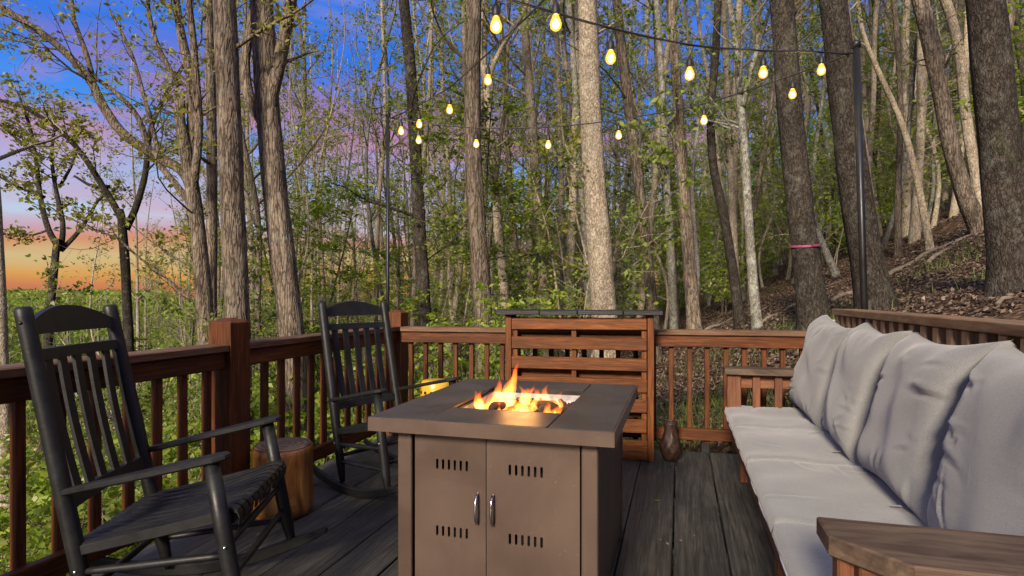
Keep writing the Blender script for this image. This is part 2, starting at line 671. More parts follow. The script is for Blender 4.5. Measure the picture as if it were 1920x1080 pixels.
def stump_mats():
    m, t, bs, out = new_mat('peeled_log_side')
    g = t.coord('Object', (5, 5, 1.0), True)
    n = t.noise(g, 2.2, 6, .65, 1.0)
    col = t.ramp(n, [(.3, (.08, .028, .010)), (.5, (.26, .105, .026)), (.72, (.44, .22, .06))])
    t.l(col, bs.inputs['Base Color'])
    bs.inputs['Roughness'].default_value = .35
    t.l(t.bump(n, .5, .02), bs.inputs['Normal'])
    m2, t, bs, out = new_mat('cut_log_end')
    tcn = t.n('TexCoord')
    ln = t.n('VectorMath')
    ln.operation = 'LENGTH'
    mpn = t.n('Mapping')
    mpn.inputs['Scale'].default_value = (1, 1, 0)
    t.l(tcn.outputs['Object'], mpn.inputs[0])
    nz = t.noise(tcn.outputs['Object'], 14, 4, .6)
    t.l(mpn.outputs[0], ln.inputs[0])
    rr = t.math('ADD', t.math('MULTIPLY', ln.outputs['Value'], 190.0), t.math('MULTIPLY', nz, 9.0))
    sn = t.math('SINE', rr)
    col = t.ramp(t.math('ADD', t.math('MULTIPLY', sn, .25), nz), [(.2, (.06, .036, .022)), (.6, (.13, .085, .055)), (.9, (.21, .15, .10))])
    t.l(col, bs.inputs['Base Color'])
    bs.inputs['Roughness'].default_value = .8
    return m, m2


M['logside'], M['logtop'] = stump_mats()
M['yellow'] = simple('yellow_glaze', (.62, .36, .03), .3, 0, .12, 10)
M['ceramic'] = simple('brown_carved_glaze', (.034, .017, .012), .5, 0, .5, 30, .25, 60, .35)
M['lichen_rock'] = simple('grey_log', (.16, .13, .10), .9, 0, .4, 12, .5, 20)


def emis(name, col, strength):
    m = bpy.data.materials.new(name)
    m.use_nodes = True
    t = NT(m.node_tree)
    out = t.n('OutputMaterial')
    e = t.n('Emission')
    e.inputs[0].default_value = rgba(col)
    e.inputs[1].default_value = strength
    t.l(e.outputs[0], out.inputs[0])
    return m


M['filament'] = emis('glowing_filament', (1.0, .74, .36), 260)


def bulbglass():
    m = bpy.data.materials.new('lit_amber_glass')
    m.use_nodes = True
    t = NT(m.node_tree)
    out = t.n('OutputMaterial')
    e = t.n('Emission')
    e.inputs[0].default_value = (1.0, .45, .035, 1)
    e.inputs[1].default_value = 2.2
    tr = t.n('BsdfTransparent')
    tr.inputs[0].default_value = (1, .93, .75, 1)
    mx = t.n('MixShader')
    mx.inputs[0].default_value = .5
    t.l(tr.outputs[0], mx.inputs[1])
    t.l(e.outputs[0], mx.inputs[2])
    t.l(mx.outputs[0], out.inputs[0])
    return m


M['bulb'] = bulbglass()
M['bulb'].cycles.emission_sampling = 'NONE'


def flame_mat():
    m = bpy.data.materials.new('flame')
    m.use_nodes = True
    t = NT(m.node_tree)
    out = t.n('OutputMaterial')
    g = t.coord('Object', (1, 1, .55), True)
    n = t.noise(g, 30, 3, .6, .8)
    tcn = t.n('TexCoord')
    sp = t.n('SeparateXYZ')
    t.l(tcn.outputs['Generated'], sp.inputs[0])
    hgt = sp.outputs[2]
    col = t.ramp(t.math('ADD', hgt, t.math('MULTIPLY', t.math('SUBTRACT', n, .5), .5)),
                 [(0, (1.0, .50, .12)), (.25, (1.0, .40, .06)), (.55, (1.0, .22, .018)), (1, (1.0, .06, .004))])
    d = t.math('MULTIPLY', t.ramp(n, [(.32, 0.0), (.62, 1.0)]), 1.0)
    fall = t.ramp(hgt, [(0, 1.0), (.5, .85), (1, .35)])
    st = t.math('MULTIPLY', t.math('MULTIPLY', d, fall), 80.0)
    e = t.n('Emission')
    t.l(col, e.inputs[0])
    t.l(st, e.inputs[1])
    t.l(e.outputs[0], out.inputs['Volume'])
    return m


M['flame'] = flame_mat()
M['ember'] = emis('glowing_ember', (1.0, .22, .03), 2.6)

# ------------------------------------------------------------------ ground: one sheet, fine near the deck, out to the horizon
def build_ground():
    rr = np.concatenate([np.linspace(0, 26, 105)[1:], np.geomspace(26, 2600, 60)[1:]])
    na = 240
    th = np.linspace(0, 2 * np.pi, na, endpoint=False)
    X = np.concatenate([[0.0], (rr[:, None] * np.cos(th)).ravel()])
    Y = np.concatenate([[4.0], (rr[:, None] * np.sin(th) + 4.0).ravel()])
    Z = ground_z(X, Y)
    # keep the soil under the deck boards
    inside = (np.abs(X) < 5) & (Y < 5.2) & (Y > -4)
    Z = np.where(inside & (Z > -.3) & (X * V.x + Y * V.y < 1.25), -.3, Z)
    k = len(rr)
    i = (np.arange(k - 1)[:, None] * na) + 1
    j = np.arange(na)[None, :]
    q = np.stack([i + j, i + na + j, i + na + (j + 1) % na, i + (j + 1) % na], -1).reshape(-1, 4)
    j = np.arange(0, na, 2)
    q0 = np.stack([np.zeros_like(j), 1 + j, 1 + (j + 1) % na, 1 + (j + 2) % na], -1)
    me = mesh_quads('ground', np.stack([X, Y, Z], -1), np.concatenate([q, q0]), M['soil'], True)
    tag(part('ground', me), 'steep forest floor covered with brown fallen leaves', kind='structure')


build_ground()

# ------------------------------------------------------------------ deck
RT = -2.25                         # inner face of the side railing (t)
FA = Vector((-.925, 4.86, 0))      # far railing: from the corner post ...
FAA = R(-12)                       # ... in this direction
FD = Vector((math.cos(FAA), math.sin(FAA), 0))


def far_s(t):
    """board end (s) where a board at t meets the far railing"""
    # point FA + k*FD has t-coordinate t
    k = (t - FA.dot(V)) / FD.dot(V)
    return (FA + FD * k).dot(U)


deck = thing('deck', None, None, (0, 0, 0), DA)
tag(deck, 'dark weathered plank deck floor with wide boards', kind='structure')
rng = random.Random(4)
PITCH = .238
for i in range(-10, 10):
    t0 = -.03 + i * PITCH
    tcn = t0 + PITCH / 2
    if tcn > 1.9 or tcn < -2.45:
        continue
    s1 = far_s(tcn) + .06
    s0 = -1.6
    cuts = [s0, s1]
    if i % 3 == 1:
        cuts = [s0, rng.uniform(.4, 1.6), s1]
    for a, b in zip(cuts[:-1], cuts[1:]):
        L = b - a - .004
        me = cbox(L, PITCH - rng.uniform(.006, .011), .038, M['deck'], .004, 'plank')
        part('plank', me, deck, (tcn, (a + b) / 2, -.019 + rng.uniform(-.002, .0015)), (rng.uniform(-.004, .004), 0, R(90) + rng.uniform(-.0012, .0012)))
for k in range(9):
    s_ = -1.4 + k * .72
    part('joist', cbox(4.2, .038, .19, M['deck'], .003, 'joist'), deck, (-.3, s_, -.038 - .097 - .003))
part('joist', cbox(6.2, .038, .24, M['bench'], .003, 'joist'), deck, (RT - .20, 1.5, -.17), (0, 0, R(90)))


# ------------------------------------------------------------------ railings
def rail_run(root, x0, x1, y, inward, n_bal, skip=()):
    """cap, apron, bottom rail and balusters along local X between posts"""
    L = x1 - x0
    xc = (x0 + x1) / 2
    part('cap_rail', cbox(L - .004, .14, .038, M['railtop'], .005, 'cap_rail'), root, (xc, y - inward * .045, .901))
    part('upper_rail', cbox(L - .006, .038, .088, M['rail'], .004, 'upper_rail'), root, (xc, y - inward * .019, .836))
    part('lower_rail', cbox(L - .006, .038, .088, M['rail'], .004, 'lower_rail'), root, (xc, y - inward * .019, .140))
    bm_ = cbox(.80, .036, .036, M['rail'], .003, 'baluster')
    for i in range(n_bal):
        x = x0 + (i + .5) * L / n_bal
        part('baluster', bm_, root, (x + rng.uniform(-.004, .004), y - inward * .058, .472), (0, R(90) + rng.uniform(-.004, .004), rng.uniform(-.02, .02)))


def post_mesh(w_, z0, z1):
    h = w_ / 2
    b = .006
    vs, fs = [], []
    for z, e in ((z0, 0), (z1 - .026, 0), (z1 - .02, .004), (z1, h * .72)):
        for sx, sy in ((-1, -1), (1, -1), (1, 1), (-1, 1)):
            vs.append((sx * (h - e), sy * (h - e), z))
    for k in range(3):
        for i in range(4):
            fs.append((k * 4 + i, k * 4 + (i + 1) % 4, k * 4 + 4 + (i + 1) % 4, k * 4 + 4 + i))
    fs += [(3, 2, 1, 0), (12, 13, 14, 15)]
    # turn so that the grain runs along local X, then stand it up by the object's rotation
    vs = [(z, y, -x) for (x, y, z) in vs]
    return mesh('post', vs, fs, M['rail'])


PW = .14
# side railing: local X runs along the boards (towards the corner post), local Y to its outer side
side = thing('side_railing', 'long stained wood railing running beside the two rocking chairs', 'railing', W(0, RT), DA + R(90))
# local x = s ; local y = -(t-RT)  -> outer side is +y
P1, P2 = 2.535 + PW / 2, 4.47 + PW / 2
pm = post_mesh(PW, -.35, 1.056)
for s_ in (.10, P1, P2):
    part('post', pm, side, (s_, PW / 2, 0), (0, R(-90), 0))
rail_run(side, .10 + PW / 2, P1 - PW / 2, 0.03, -1, 16)
rail_run(side, P1 + PW / 2, P2 - PW / 2, 0.03, -1, 12)
# far railing: local X along FD, outer side +y
end = thing('end_railing', 'stained wood railing across the far end behind the pallet bar', 'railing', FA, FAA)
rail_run(end, .004, 3.55, .0, -1, 27)
part('support_post', cbox(.36, .06, .06, M['iron'], .003), end, (2.42, .075, -.06), (0, R(90), 0))
part('support_post', cbox(1.35, .14, .14, M['rail'], .004), end, (3.62, .07, .33), (0, R(90), 0))

# ------------------------------------------------------------------ pallet bar against the far railing
BA = R(-11)
bar = thing('pallet_bar', 'upcycled stained pallet bar with black board top at the far railing', 'bar', (.998, 4.13, 0), BA)
BW, BD = 1.065, .20
for x in (-BW + .02, -.02):
    part('side_post', cbox(1.036, .045, .045 + BD * .0, M['pallet'], .004), bar, (x, .0225, .518), (0, R(90), 0))
    part('side_post', cbox(1.036, .045, .045, M['pallet'], .004), bar, (x, BD - .02, .518), (0, R(90), 0))
for x in (-BW + .065, -BW * .53, -.065):
    part('stringer', cbox(1.0, .10, .036, M['pallet'], .003), bar, (x, .085, .52), (0, R(90), 0))
for k, (zt, zb) in enumerate(((1.018, .93), (.875, .787), (.73, .64), (.583, .488), (.44, .345), (.297, .20), (.146, .004))):
    part('slat', cbox(BW - .088, .02, zt - zb, M['pallet'], .004), bar, (-BW / 2 + rng.uniform(-.004, .004), .020, (zt + zb) / 2), (0, rng.uniform(-.004, .004), 0))
for k, zt in enumerate((.95, .70, .42)):
    part('back_slat', cbox(BW - .1, .018, .07, M['pallet'], .004), bar, (-BW / 2, BD - .055, zt - .1), (0, 0, 0))
tw = 1.19
xs = [-BW / 2 - tw / 2, -BW / 2 - .21, -BW / 2 + .10, -BW / 2 + .20, -BW / 2 + tw / 2]
for r_, (y0, y1, cuts) in enumerate(((-.055, .045, (0, .27, .50, .77, 1)), (.049, .15, (0, .4, .82, 1)), (.154, .255, (0, .3, .66, 1)))):
    for a, b in zip(cuts[:-1], cuts[1:]):
        L = (b - a) * tw - .003
        part('top_board', cbox(L, y1 - y0, .034, M['blackwood'], .004), bar,
             (-BW / 2 - tw / 2 + (a + b) / 2 * tw, (y0 + y1) / 2 + rng.uniform(-.004, .004), 1.036 + .0175 + rng.uniform(-.0015, .0025)))

# ------------------------------------------------------------------ fire table
TS, TT = 2.4475, -.6515
ft = thing('fire_table', 'bronze metal fire pit table with two slotted cabinet doors', 'fire table', W(TS, TT), DA)
TW_, TL_ = .897, 1.055              # across (x), along boards (y)
OX, OY = .222, .275                 # half opening
ZT, TH = .73, .052
hx, hy = TW_ / 2, TL_ / 2
# tabletop: four mitre-less panels round the opening, with a rim
g_ = .0015


def slab(name, x0, x1, y0, y1, z0, z1, mat, parent=ft, b=.003):
    return part(name, cbox(x1 - x0, y1 - y0, z1 - z0, mat, b), parent, ((x0 + x1) / 2, (y0 + y1) / 2, (z0 + z1) / 2))


zi = ZT - .014
slab('top_panel', -hx + .006, -OX - g_, -hy + .006, hy - .006, zi, ZT, M['slate'])
slab('top_panel', OX + g_, hx - .006, -hy + .006, hy - .006, zi, ZT, M['slate'])
slab('top_panel', -OX + g_, OX - g_, -hy + .006, -OY, zi, ZT, M['slate'])
slab('top_panel', -OX + g_, OX - g_, OY, hy - .006, zi, ZT, M['slate'])
for (x0, x1, y0, y1) in ((-hx, hx, -hy, -hy + .006), (-hx, hx, hy - .006, hy), (-hx, -hx + .006, -hy + .006, hy - .006), (hx - .006, hx, -hy + .006, hy - .006)):
    slab('edge_band', x0, x1, y0, y1, ZT - TH, ZT - .001, M['bronze'], b=.0015)
# underside, open in the middle
zu = ZT - TH
slab('underside', -hx + .007, -OX - .02, -hy + .007, hy - .007, zu + .002, zu + .008, M['bronze'], b=0)
slab('underside', OX + .02, hx - .007, -hy + .007, hy - .007, zu + .002, zu + .008, M['bronze'], b=0)
slab('underside', -OX - .018, OX + .018, -hy + .007, -OY - .02, zu + .002, zu + .008, M['bronze'], b=0)
slab('underside', -OX - .018, OX + .018, OY + .02, hy - .007, zu + .002, zu + .008, M['bronze'], b=0)
# burner tray
slab('tray_rim', -OX - .004, -OX + .004, -OY, OY, ZT - .04, ZT - .015, M['iron'], b=0)
slab('tray_rim', OX - .004, OX + .004, -OY, OY, ZT - .04, ZT - .015, M['iron'], b=0)
slab('tray_rim', -OX + .005, OX - .005, -OY + .001, -OY + .007, ZT - .04, ZT - .001, M['iron'], b=0)
slab('tray_rim', -OX + .005, OX - .005, OY - .007, OY - .001, ZT - .04, ZT - .001, M['iron'], b=0)
slab('burner_tray', -OX, OX, -OY, OY, ZT - .062, ZT - .056, M['pan'], b=0)
for (x0, x1, y0, y1) in ((-OX, OX, -OY + .008, -OY + .012), (-OX, OX, OY - .012, OY - .008), (-OX + .005, -OX + .009, -OY + .013, OY - .013), (OX - .009, OX - .005, -OY + .013, OY - .013)):
    slab('tray_wall', x0, x1, y0, y1, ZT - .056, ZT - .022, M['pan'], b=0)
# body
bx0, bx1 = -1.02 - TT, -.268 - TT
by0, by1 = 2.0 - TS, 2.895 - TS
PWD = .058
for x in (bx0 + PWD / 2, bx1 - PWD / 2):
    for y in (by0 + PWD / 2, by1 - PWD / 2):
        slab('corner_leg', x - PWD / 2, x + PWD / 2, y - PWD / 2, y + PWD / 2, .0, zu, M['bronze'], b=.004)
slab('side_panel', bx0 + .008, bx0 + .014, by0 + PWD + .001, by1 - PWD - .001, .03, zu - .004, M['bronze'], b=.001)
slab('side_panel', bx1 - .014, bx1 - .008, by0 + PWD + .001, by1 - PWD - .001, .03, zu - .004, M['bronze'], b=.001)
slab('back_panel', bx0 + PWD, bx1 - PWD, by1 - .016, by1 - .010, .03, zu - .004, M['bronze'], b=.001)
slab('bottom_shelf', bx0 + .03, bx1 - .03, by0 + .06, by1 - .03, .035, .05, M['bronze'], b=.001)
slab('kick_plate', bx0 + PWD + .001, bx1 - PWD - .001, by0 + .012, by0 + .02, .02, .075, M['bronze'], b=.001)
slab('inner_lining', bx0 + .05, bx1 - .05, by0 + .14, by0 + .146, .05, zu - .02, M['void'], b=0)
# gas cylinder just visible through the lower slots
cyl = lathe('gas_cylinder', [(.0, 0), (.10, .0), (.11, .02), (.11, .24), (.08, .30), (.03, .32), (.03, .36), (0, .36)], M['steel'], 20)


def slot_door(w_, h_, th, rows, cx, mat):
    """thin door with rows of real rounded slots; origin at its lower left corner, outer side -Y"""
    sw, sh, pit, n = .0095, .038, .0232, 6
    bm = bmesh.new()
    # plate cut into cells: columns at slot edges, rows at slot edges
    xs_ = [0]
    for i in range(n):
        c = cx + (i - (n - 1) / 2) * pit
        xs_ += [c - sw / 2, c + sw / 2]
    xs_.append(w_)
    zs_ = [0]
    for z in rows:
        zs_ += [z - sh / 2, z - sh / 2 + sw * .35, z + sh / 2 - sw * .35, z + sh / 2]
    zs_.append(h_)
    grid = {}
    def vert(i, k, y):
        key = (i, k, y)
        if key not in grid:
            x, z = xs_[i], zs_[k]
            grid[key] = bm.verts.new((x, y, z))
        return grid[key]
    hole = set()
    ncol = len(xs_) - 1
    for k in range(len(zs_) - 1):
        for i in range(ncol):
            if i % 2 == 1 and k % 4 in (1, 2, 3):
                hole.add((i, k))
    def isfull(i, k):
        return 0 <= i < ncol and 0 <= k < len(zs_) - 1 and (i, k) not in hole
    for k in range(len(zs_) - 1):
        for i in range(ncol):
            if (i, k) in hole:
                continue
            for y, flip in ((0, False), (th, True)):
                q = [vert(i, k, y), vert(i + 1, k, y), vert(i + 1, k + 1, y), vert(i, k + 1, y)]
                bm.faces.new(q[::-1] if flip else q)
            for (di, dk, a, b) in ((-1, 0, (i, k), (i, k + 1)), (1, 0, (i + 1, k + 1), (i + 1, k)), (0, -1, (i + 1, k), (i, k)), (0, 1, (i, k + 1), (i + 1, k + 1))):
                if not isfull(i + di, k + dk):
                    bm.faces.new((vert(*a, 0), vert(*b, 0), vert(*b, th), vert(*a, th)))
    # fill the end cells of each slot with corner triangles for rounded ends
    for (i, k) in list(hole):
        kk = k % 4
        if kk == 2:
            continue
        x0, x1, z0, z1 = xs_[i], xs_[i + 1], zs_[k], zs_[k + 1]
        d = sw * .30
        for y in (0.0003,):
            if kk == 1:
                for tri in (((x0, z0), (x0 + d, z0), (x0, z1)), ((x1, z0), (x1, z1), (x1 - d, z0))):
                    bm.faces.new([bm.verts.new((p[0], y, p[1])) for p in tri])
            else:
                for tri in (((x0, z1), (x0, z0), (x0 + d, z1)), ((x1, z1), (x1 - d, z1), (x1, z0))):
                    bm.faces.new([bm.verts.new((p[0], y, p[1])) for p in tri])
    bmesh.ops.recalc_face_normals(bm, faces=bm.faces[:])
    me = bpy.data.meshes.new('door')
    bm.to_mesh(me)
    bm.free()
    me.materials.append(mat)
    return me


dz0, dz1 = .078, zu - .012
xm = -.672 - TT
dl0, dr1 = bx0 + PWD + .010, bx1 - PWD - .006
rows_ = (.306 - dz0, .552 - dz0)
hb = TB()
hp = [(0, .0, .0), (0, -.014, .004), (0, -.026, .022), (0, -.030, .055), (0, -.026, .088), (0, -.014, .106), (0, 0, .11)]
hb.tube(hp, [.0052] * 7, 8)
hmesh = hb.mesh('handle', M['steel'])
for k, (x0, x1) in enumerate(((dl0, xm - .0015), (xm + .0015, dr1))):
    cx = (x1 - x0) * (.53 if k == 0 else .43)
    d = part('door', slot_door(x1 - x0, dz1 - dz0, .012, rows_, cx, M['bronze']), ft, (x0, by0 + .008, dz0))
    part('handle', hmesh, d, ((x1 - x0 - .030) if k == 0 else .026, 0, .348 - dz0))
gc = thing('gas_cylinder', 'grey gas cylinder inside the fire table, glimpsed through its door slots', 'gas cylinder', W(TS - .26, TT - .05, .05), DA)
part('tank', cyl, gc)

# logs and lava glass in the tray
lg = random.Random(3)
for k in range(6):
    tb = TB()
    L = lg.uniform(.12, .22)
    pts = [(-L / 2, 0, 0), (-L / 6, lg.uniform(-.008, .008), .004), (L / 6, lg.uniform(-.008, .008), 0), (L / 2, 0, 0)]
    tb.tube(pts, [.014, .018, .017, .013], 8)
    lx, ly = lg.uniform(-.10, .14), lg.uniform(-.20, .05)
    o = part('firewood', tb.mesh('firewood', M['log']), None, W(TS + ly, TT + lx, ZT - .035 + .012 * (k % 3)), (0, lg.uniform(-.12, .12), lg.uniform(0, 3.1)))
    tag(o, ['short charred piece of firewood burning in the fire table tray'][0], 'firewood', 'charred firewood in the fire tray')
bm = bmesh.new()
for k in range(420):
    r_ = lg.uniform(.006, .013)
    mt = Matrix.Translation((lg.uniform(-OX + .025, OX - .025), lg.uniform(-OY + .03, OY - .03), ZT - .054 + r_ * .6)) @ Matrix.Rotation(lg.uniform(0, 6), 4, 'X') @ Matrix.Rotation(lg.uniform(0, 6), 4, 'Z')
    bmesh.ops.create_icosphere(bm, subdivisions=1, radius=r_, matrix=mt)
me = bpy.data.meshes.new('fire_glass')
bm.to_mesh(me)
bm.free()
me.materials.append(M['log'])
tag(part('lava_gravel', me, None, W(TS, TT), (0, 0, DA)), 'dark lava gravel covering the burner tray', 'gravel', kind='stuff')

# flames: closed tongues of glowing gas
fl = thing('flame', 'orange and yellow flames burning in the square fire tray', 'flame', W(TS, TT, ZT - .05), DA)


def tongue(h, r0, lean, seed):
    r = random.Random(seed)
    n, k = 10, 9
    vs, fs = [], []
    ph = r.uniform(0, 6)
    for j in range(k):
        u_ = j / (k - 1)
        rad = r0 * (math.sin(min(1, u_ * 2.2 + .28) * math.pi / 2)) * (1 - u_) ** .75 + .0012
        cx = lean[0] * u_ ** 1.4 + .28 * r0 * math.sin(ph + 5 * u_) * u_ * 2
        cy = lean[1] * u_ ** 1.4 + .28 * r0 * math.cos(ph * 1.7 + 4 * u_) * u_ * 2
        for i in range(n):
            a = 2 * math.pi * i / n + u_ * 1.3
            q = rad * (1 + .22 * math.sin(3 * a + ph + 3 * u_))
            vs.append((cx + q * math.cos(a), cy + q * math.sin(a), h * u_))
    for j in range(k - 1):
        for i in range(n):
            fs.append((j * n + i, j * n + (i + 1) % n, (j + 1) * n + (i + 1) % n, (j + 1) * n + i))
    fs.append(tuple(range(n))[::-1])
    fs.append(tuple((k - 1) * n + i for i in range(n)))
    return mesh('tongue', vs, fs, M['flame'], True)


spots = []
for k in range(46):
    x = lg.uniform(-.18, .18)
    y = lg.uniform(-.235, .10)
    spots.append((x, y, lg.uniform(.045, .085), lg.uniform(.016, .030), (lg.uniform(-.02, .03), lg.uniform(-.02, .02))))
spots += [(-.095, .03, .175, .032, (.06, .0)), (-.085, .02, .14, .03, (.03, .01)), (-.11, .02, .12, .03, (-.02, .02)), (-.075, .035, .20, .022, (.055, .02)),
          (.01, .03, .095, .03, (.02, 0)), (.10, .02, .10, .028, (.0, 0)), (.06, -.05, .095, .03, (.02, 0)), (-.15, -.12, .09, .026, (-.035, 0))]
for k, (x, y, h, r0, ln_) in enumerate(spots):
    part('tongue', tongue(h, r0, ln_, k), fl, (x, y, .01))
fl_d = bpy.data.lights.new('fire_light', 'POINT')
fl_d.energy = 2.2
fl_d.color = (1, .45, .13)
fl_d.shadow_soft_size = .08
flo = bpy.data.objects.new('fire_light', fl_d)
link(flo, fl)
flo.location = (0, -.05, .16)


# ------------------------------------------------------------------ rocking chairs (local x forward, y to the sitter's left)
def build_chair():
    root = thing('rocking_chair', '', 'chair')
    B = M['black']
    def post_at(z):
        k = (z - .061) / (1.131 - .061)
        return (-.161 - .22 * k, .255 - .007 * k)
    for s in (-1, 1):
        tb = TB()
        zz = [.045, .07, .16, .4, .8, 1.10, 1.127, 1.135]
        rr = [.012, .019, .026, .0275, .027, .026, .0255, .020]
        tb.tube([(post_at(z)[0], s * post_at(z)[1], z) for z in zz], rr, 16)
        p = part('back_post', tb.mesh('back_post', B), root)
        for z in (1.085, .28):
            sb = TB()
            x_, y_ = post_at(z)
            sb.tube([(x_, s * (y_ + .022), z), (x_, s * (y_ + .0285), z), (x_, s * (y_ + .030), z)], [.006, .006, .003], 8)
            part('screw', sb.mesh('screw', M['steel'] if z < .5 else B), p)
        tb = TB()
        tb.tube([(.323, s * .315, .095), (.318, s * .315, .12), (.30, s * .313, .20), (.262, s * .309, .40), (.222, s * .304, .63)], [.011, .018, .0255, .027, .024], 16)
        leg = part('front_leg', tb.mesh('front_leg', B), root)
        sb = TB()
        sb.tube([(.275, s * .333, .36), (.275, s * .339, .36), (.275, s * .341, .36)], [.006, .006, .003], 8)
        part('screw', sb.mesh('screw', M['steel']), leg)
        # rocker
        R_, x0 = 1.12, -.09
        top, bot = [], []
        N = 22
        for i in range(N + 1):
            x = -.60 + i / N * 1.07
            z = (x - x0) ** 2 / (2 * R_)
            e = min(i, N - i) / 3
            hgt = .048 if e >= 1 else .024 + .024 * e
            bot.append((x, z + .002))
            top.append((x, z + .002 + hgt))
        me = prism(bot + top[::-1], .030, B, 'rocker', 'y', .005)
        part('rocker', me, root, (0, s * .292, 0), (0, 0, s * .055))
        # arm: flat board, wider and rounded in front
        pl = [(-.262, -.018), (-.16, -.028), (.0, -.036), (.14, -.044), (.22, -.046), (.265, -.036), (.283, -.010), (.276, .02), (.24, .036), (.12, .038), (-.05, .03), (-.2, .018), (-.262, .014)]
        pl = [(x, s * y) for x, y in pl]
        me = prism(pl, .022, B, 'armrest', 'z', .006)
        part('armrest', me, root, (.005, s * .285, .5905), (0, -math.atan2(.113, .516), s * .08))
    # curved crest board between the posts
    n = 16
    ang = math.atan2(.22, 1.07)
    def back_board(name, z, zb, zt_fn, th, bow, inset=.024):
        x_, hw = post_at(z)
        hw -= inset
        vs, fs = [], []
        for i in range(n + 1):
            q = -1 + 2 * i / n
            yb = q * hw
            xb = -bow * (1 - q * q)
            for (zz, dx) in ((zb, th / 2), (zt_fn(q), th / 2), (zt_fn(q), -th / 2), (zb, -th / 2)):
                vs.append((x_ + xb + dx - (zz - z) * math.tan(ang), yb, zz))
        for i in range(n):
            for k in range(4):
                a = i * 4 + k
                b = i * 4 + (k + 1) % 4
                fs.append((a, b, b + 4, a + 4))
        fs += [(3, 2, 1, 0), tuple(n * 4 + k for k in range(4))]
        me = mesh(name, vs, fs, B)
        return part(name, me, root)
    back_board('crest_board', 1.06, 1.045, lambda q: 1.088 + .052 * (1 - q * q), .018, .02)
    back_board('upper_rail', .975, .958, lambda q: .995, .022, .02)
    back_board('lower_rail', .49, .470, lambda q: .515, .024, .018)
    for i in range(5):
        q = (i - 2) / 2.55
        y = q * .205
        tb_v = []
        for j in range(9):
            k = j / 8
            z = .505 + (.965 - .505) * k
            x = post_at(z)[0] - .018 * (1 - (q * .8) ** 2) - .008 * math.sin(k * math.pi)
            tb_v.append((x, y * (1 + .06 * k), z))
        vs, fs = [], []
        for (x, yy, z) in tb_v:
            for dx, dy in ((.006, -.0195), (.006, .0195), (-.006, .0195), (-.006, -.0195)):
                vs.append((x + dx, yy + dy, z))
        for j in range(8):
            for k in range(4):
                a, b = j * 4 + k, j * 4 + (k + 1) % 4
                fs.append((a, b, b + 4, a + 4))
        fs += [(3, 2, 1, 0), (32, 33, 34, 35)]
        part('back_slat', mesh('back_slat', vs, fs, B), root)
    # seat: side rails, front and rear rails, slats that roll over the front
    for s in (-1, 1):
        me = prism([(-.235, .318), (.275, .428), (.275, .466), (-.235, .352)], .028, B, 'seat_rail', 'y', .004)
        part('seat_rail', me, root, (0, s * .262, 0), (0, 0, s * .045))
    part('seat_rail', cbox(.52, .03, .045, B, .004), root, (.262, 0, .43), (0, 0, R(90)))
    part('seat_rail', cbox(.46, .03, .045, B, .004), root, (-.20, 0, .338), (0, 0, R(90)))
    prof = [(-.235, .362), (-.12, .378), (0, .400), (.10, .424), (.19, .450), (.245, .468), (.277, .474), (.297, .466), (.305, .446), (.302, .425)]
    NS = 11
    for i in range(NS):
        vs, fs = [], []
        y0 = (i - (NS - 1) / 2) * .0515
        for (x, z) in prof:
            dip = -.016 * (1 - (y0 / .28) ** 2) * (1 - ((x - .02) / .3) ** 2 if abs(x - .02) < .3 else 0)
            sp = .92 + .12 * (x + .235) / .53
            for dy, dz in ((-.0205, -.013), (.0205, -.013), (.0205, -.003), (.0165, 0), (-.0165, 0), (-.0205, -.003)):
                vs.append((x, y0 * sp + dy, z + dz + dip))
        m_ = len(prof)
        for j in range(m_ - 1):
            for k in range(6):
                a, b = j * 6 + k, j * 6 + (k + 1) % 6
                fs.append((a, b, b + 6, a + 6))
        fs += [tuple(range(6))[::-1], tuple((m_ - 1) * 6 + k for k in range(6))]
        part('seat_slat', mesh('seat_slat', vs, fs, B), root)
    def rung(a, b, r=.0125):
        tb = TB()
        a, b = Vector(a), Vector(b)
        pts = [a.lerp(b, k) for k in (0, .12, .5, .88, 1)]
        tb.tube(pts, [r * .75, r * .95, r * 1.1, r * .95, r * .75], 10)
        part('rung', tb.mesh('rung', B), root)
    for s in (-1, 1):
        for z0, z1 in ((.17, .21), (.27, .325)):
            rung((post_at(z0)[0], s * .255, z0), (.31 - (z1 - .1) * .19, s * .31, z1))
    for z in (.245, .345):
        rung((.31 - (z - .1) * .19, -.31, z), (.31 - (z - .1) * .19, .31, z))
    rung((post_at(.2)[0], -.25, .2), (post_at(.2)[0], .25, .2))
    return root


def copy_tree(o, parent=None):
    c = o.copy()
    C.objects.link(c)
    c.parent = parent
    for ch in list(o.children):
        copy_tree(ch, c)
    return c


ch1 = build_chair()
ch2 = copy_tree(ch1)
ch1.location = (-1.237, 2.193, 0)
ch1.rotation_euler = (0, 0, .113)
tag(ch1, 'black slatted rocking chair nearest the camera, beside the cut log', 'chair', 'black rocking chairs by the railing')
ch2.location = (-.745, 3.66, 0)
ch2.rotation_euler = (0, 0, -.653)
tag(ch2, 'black slatted rocking chair in the far corner, behind the fire table', 'chair', 'black rocking chairs by the railing')


# ------------------------------------------------------------------ log stump, yellow stool, brown vase
def wobf(seed):
    r = random.Random(seed)
    ph = [r.uniform(0, 6) for _ in range(5)]
    return lambda a, z: 1 + .035 * math.sin(2 * a + ph[0]) + .022 * math.sin(3 * a + ph[1] + 2 * z) + .012 * math.sin(7 * a + ph[2] + 9 * z) + .01 * math.sin(13 * a + ph[3] - 14 * z)


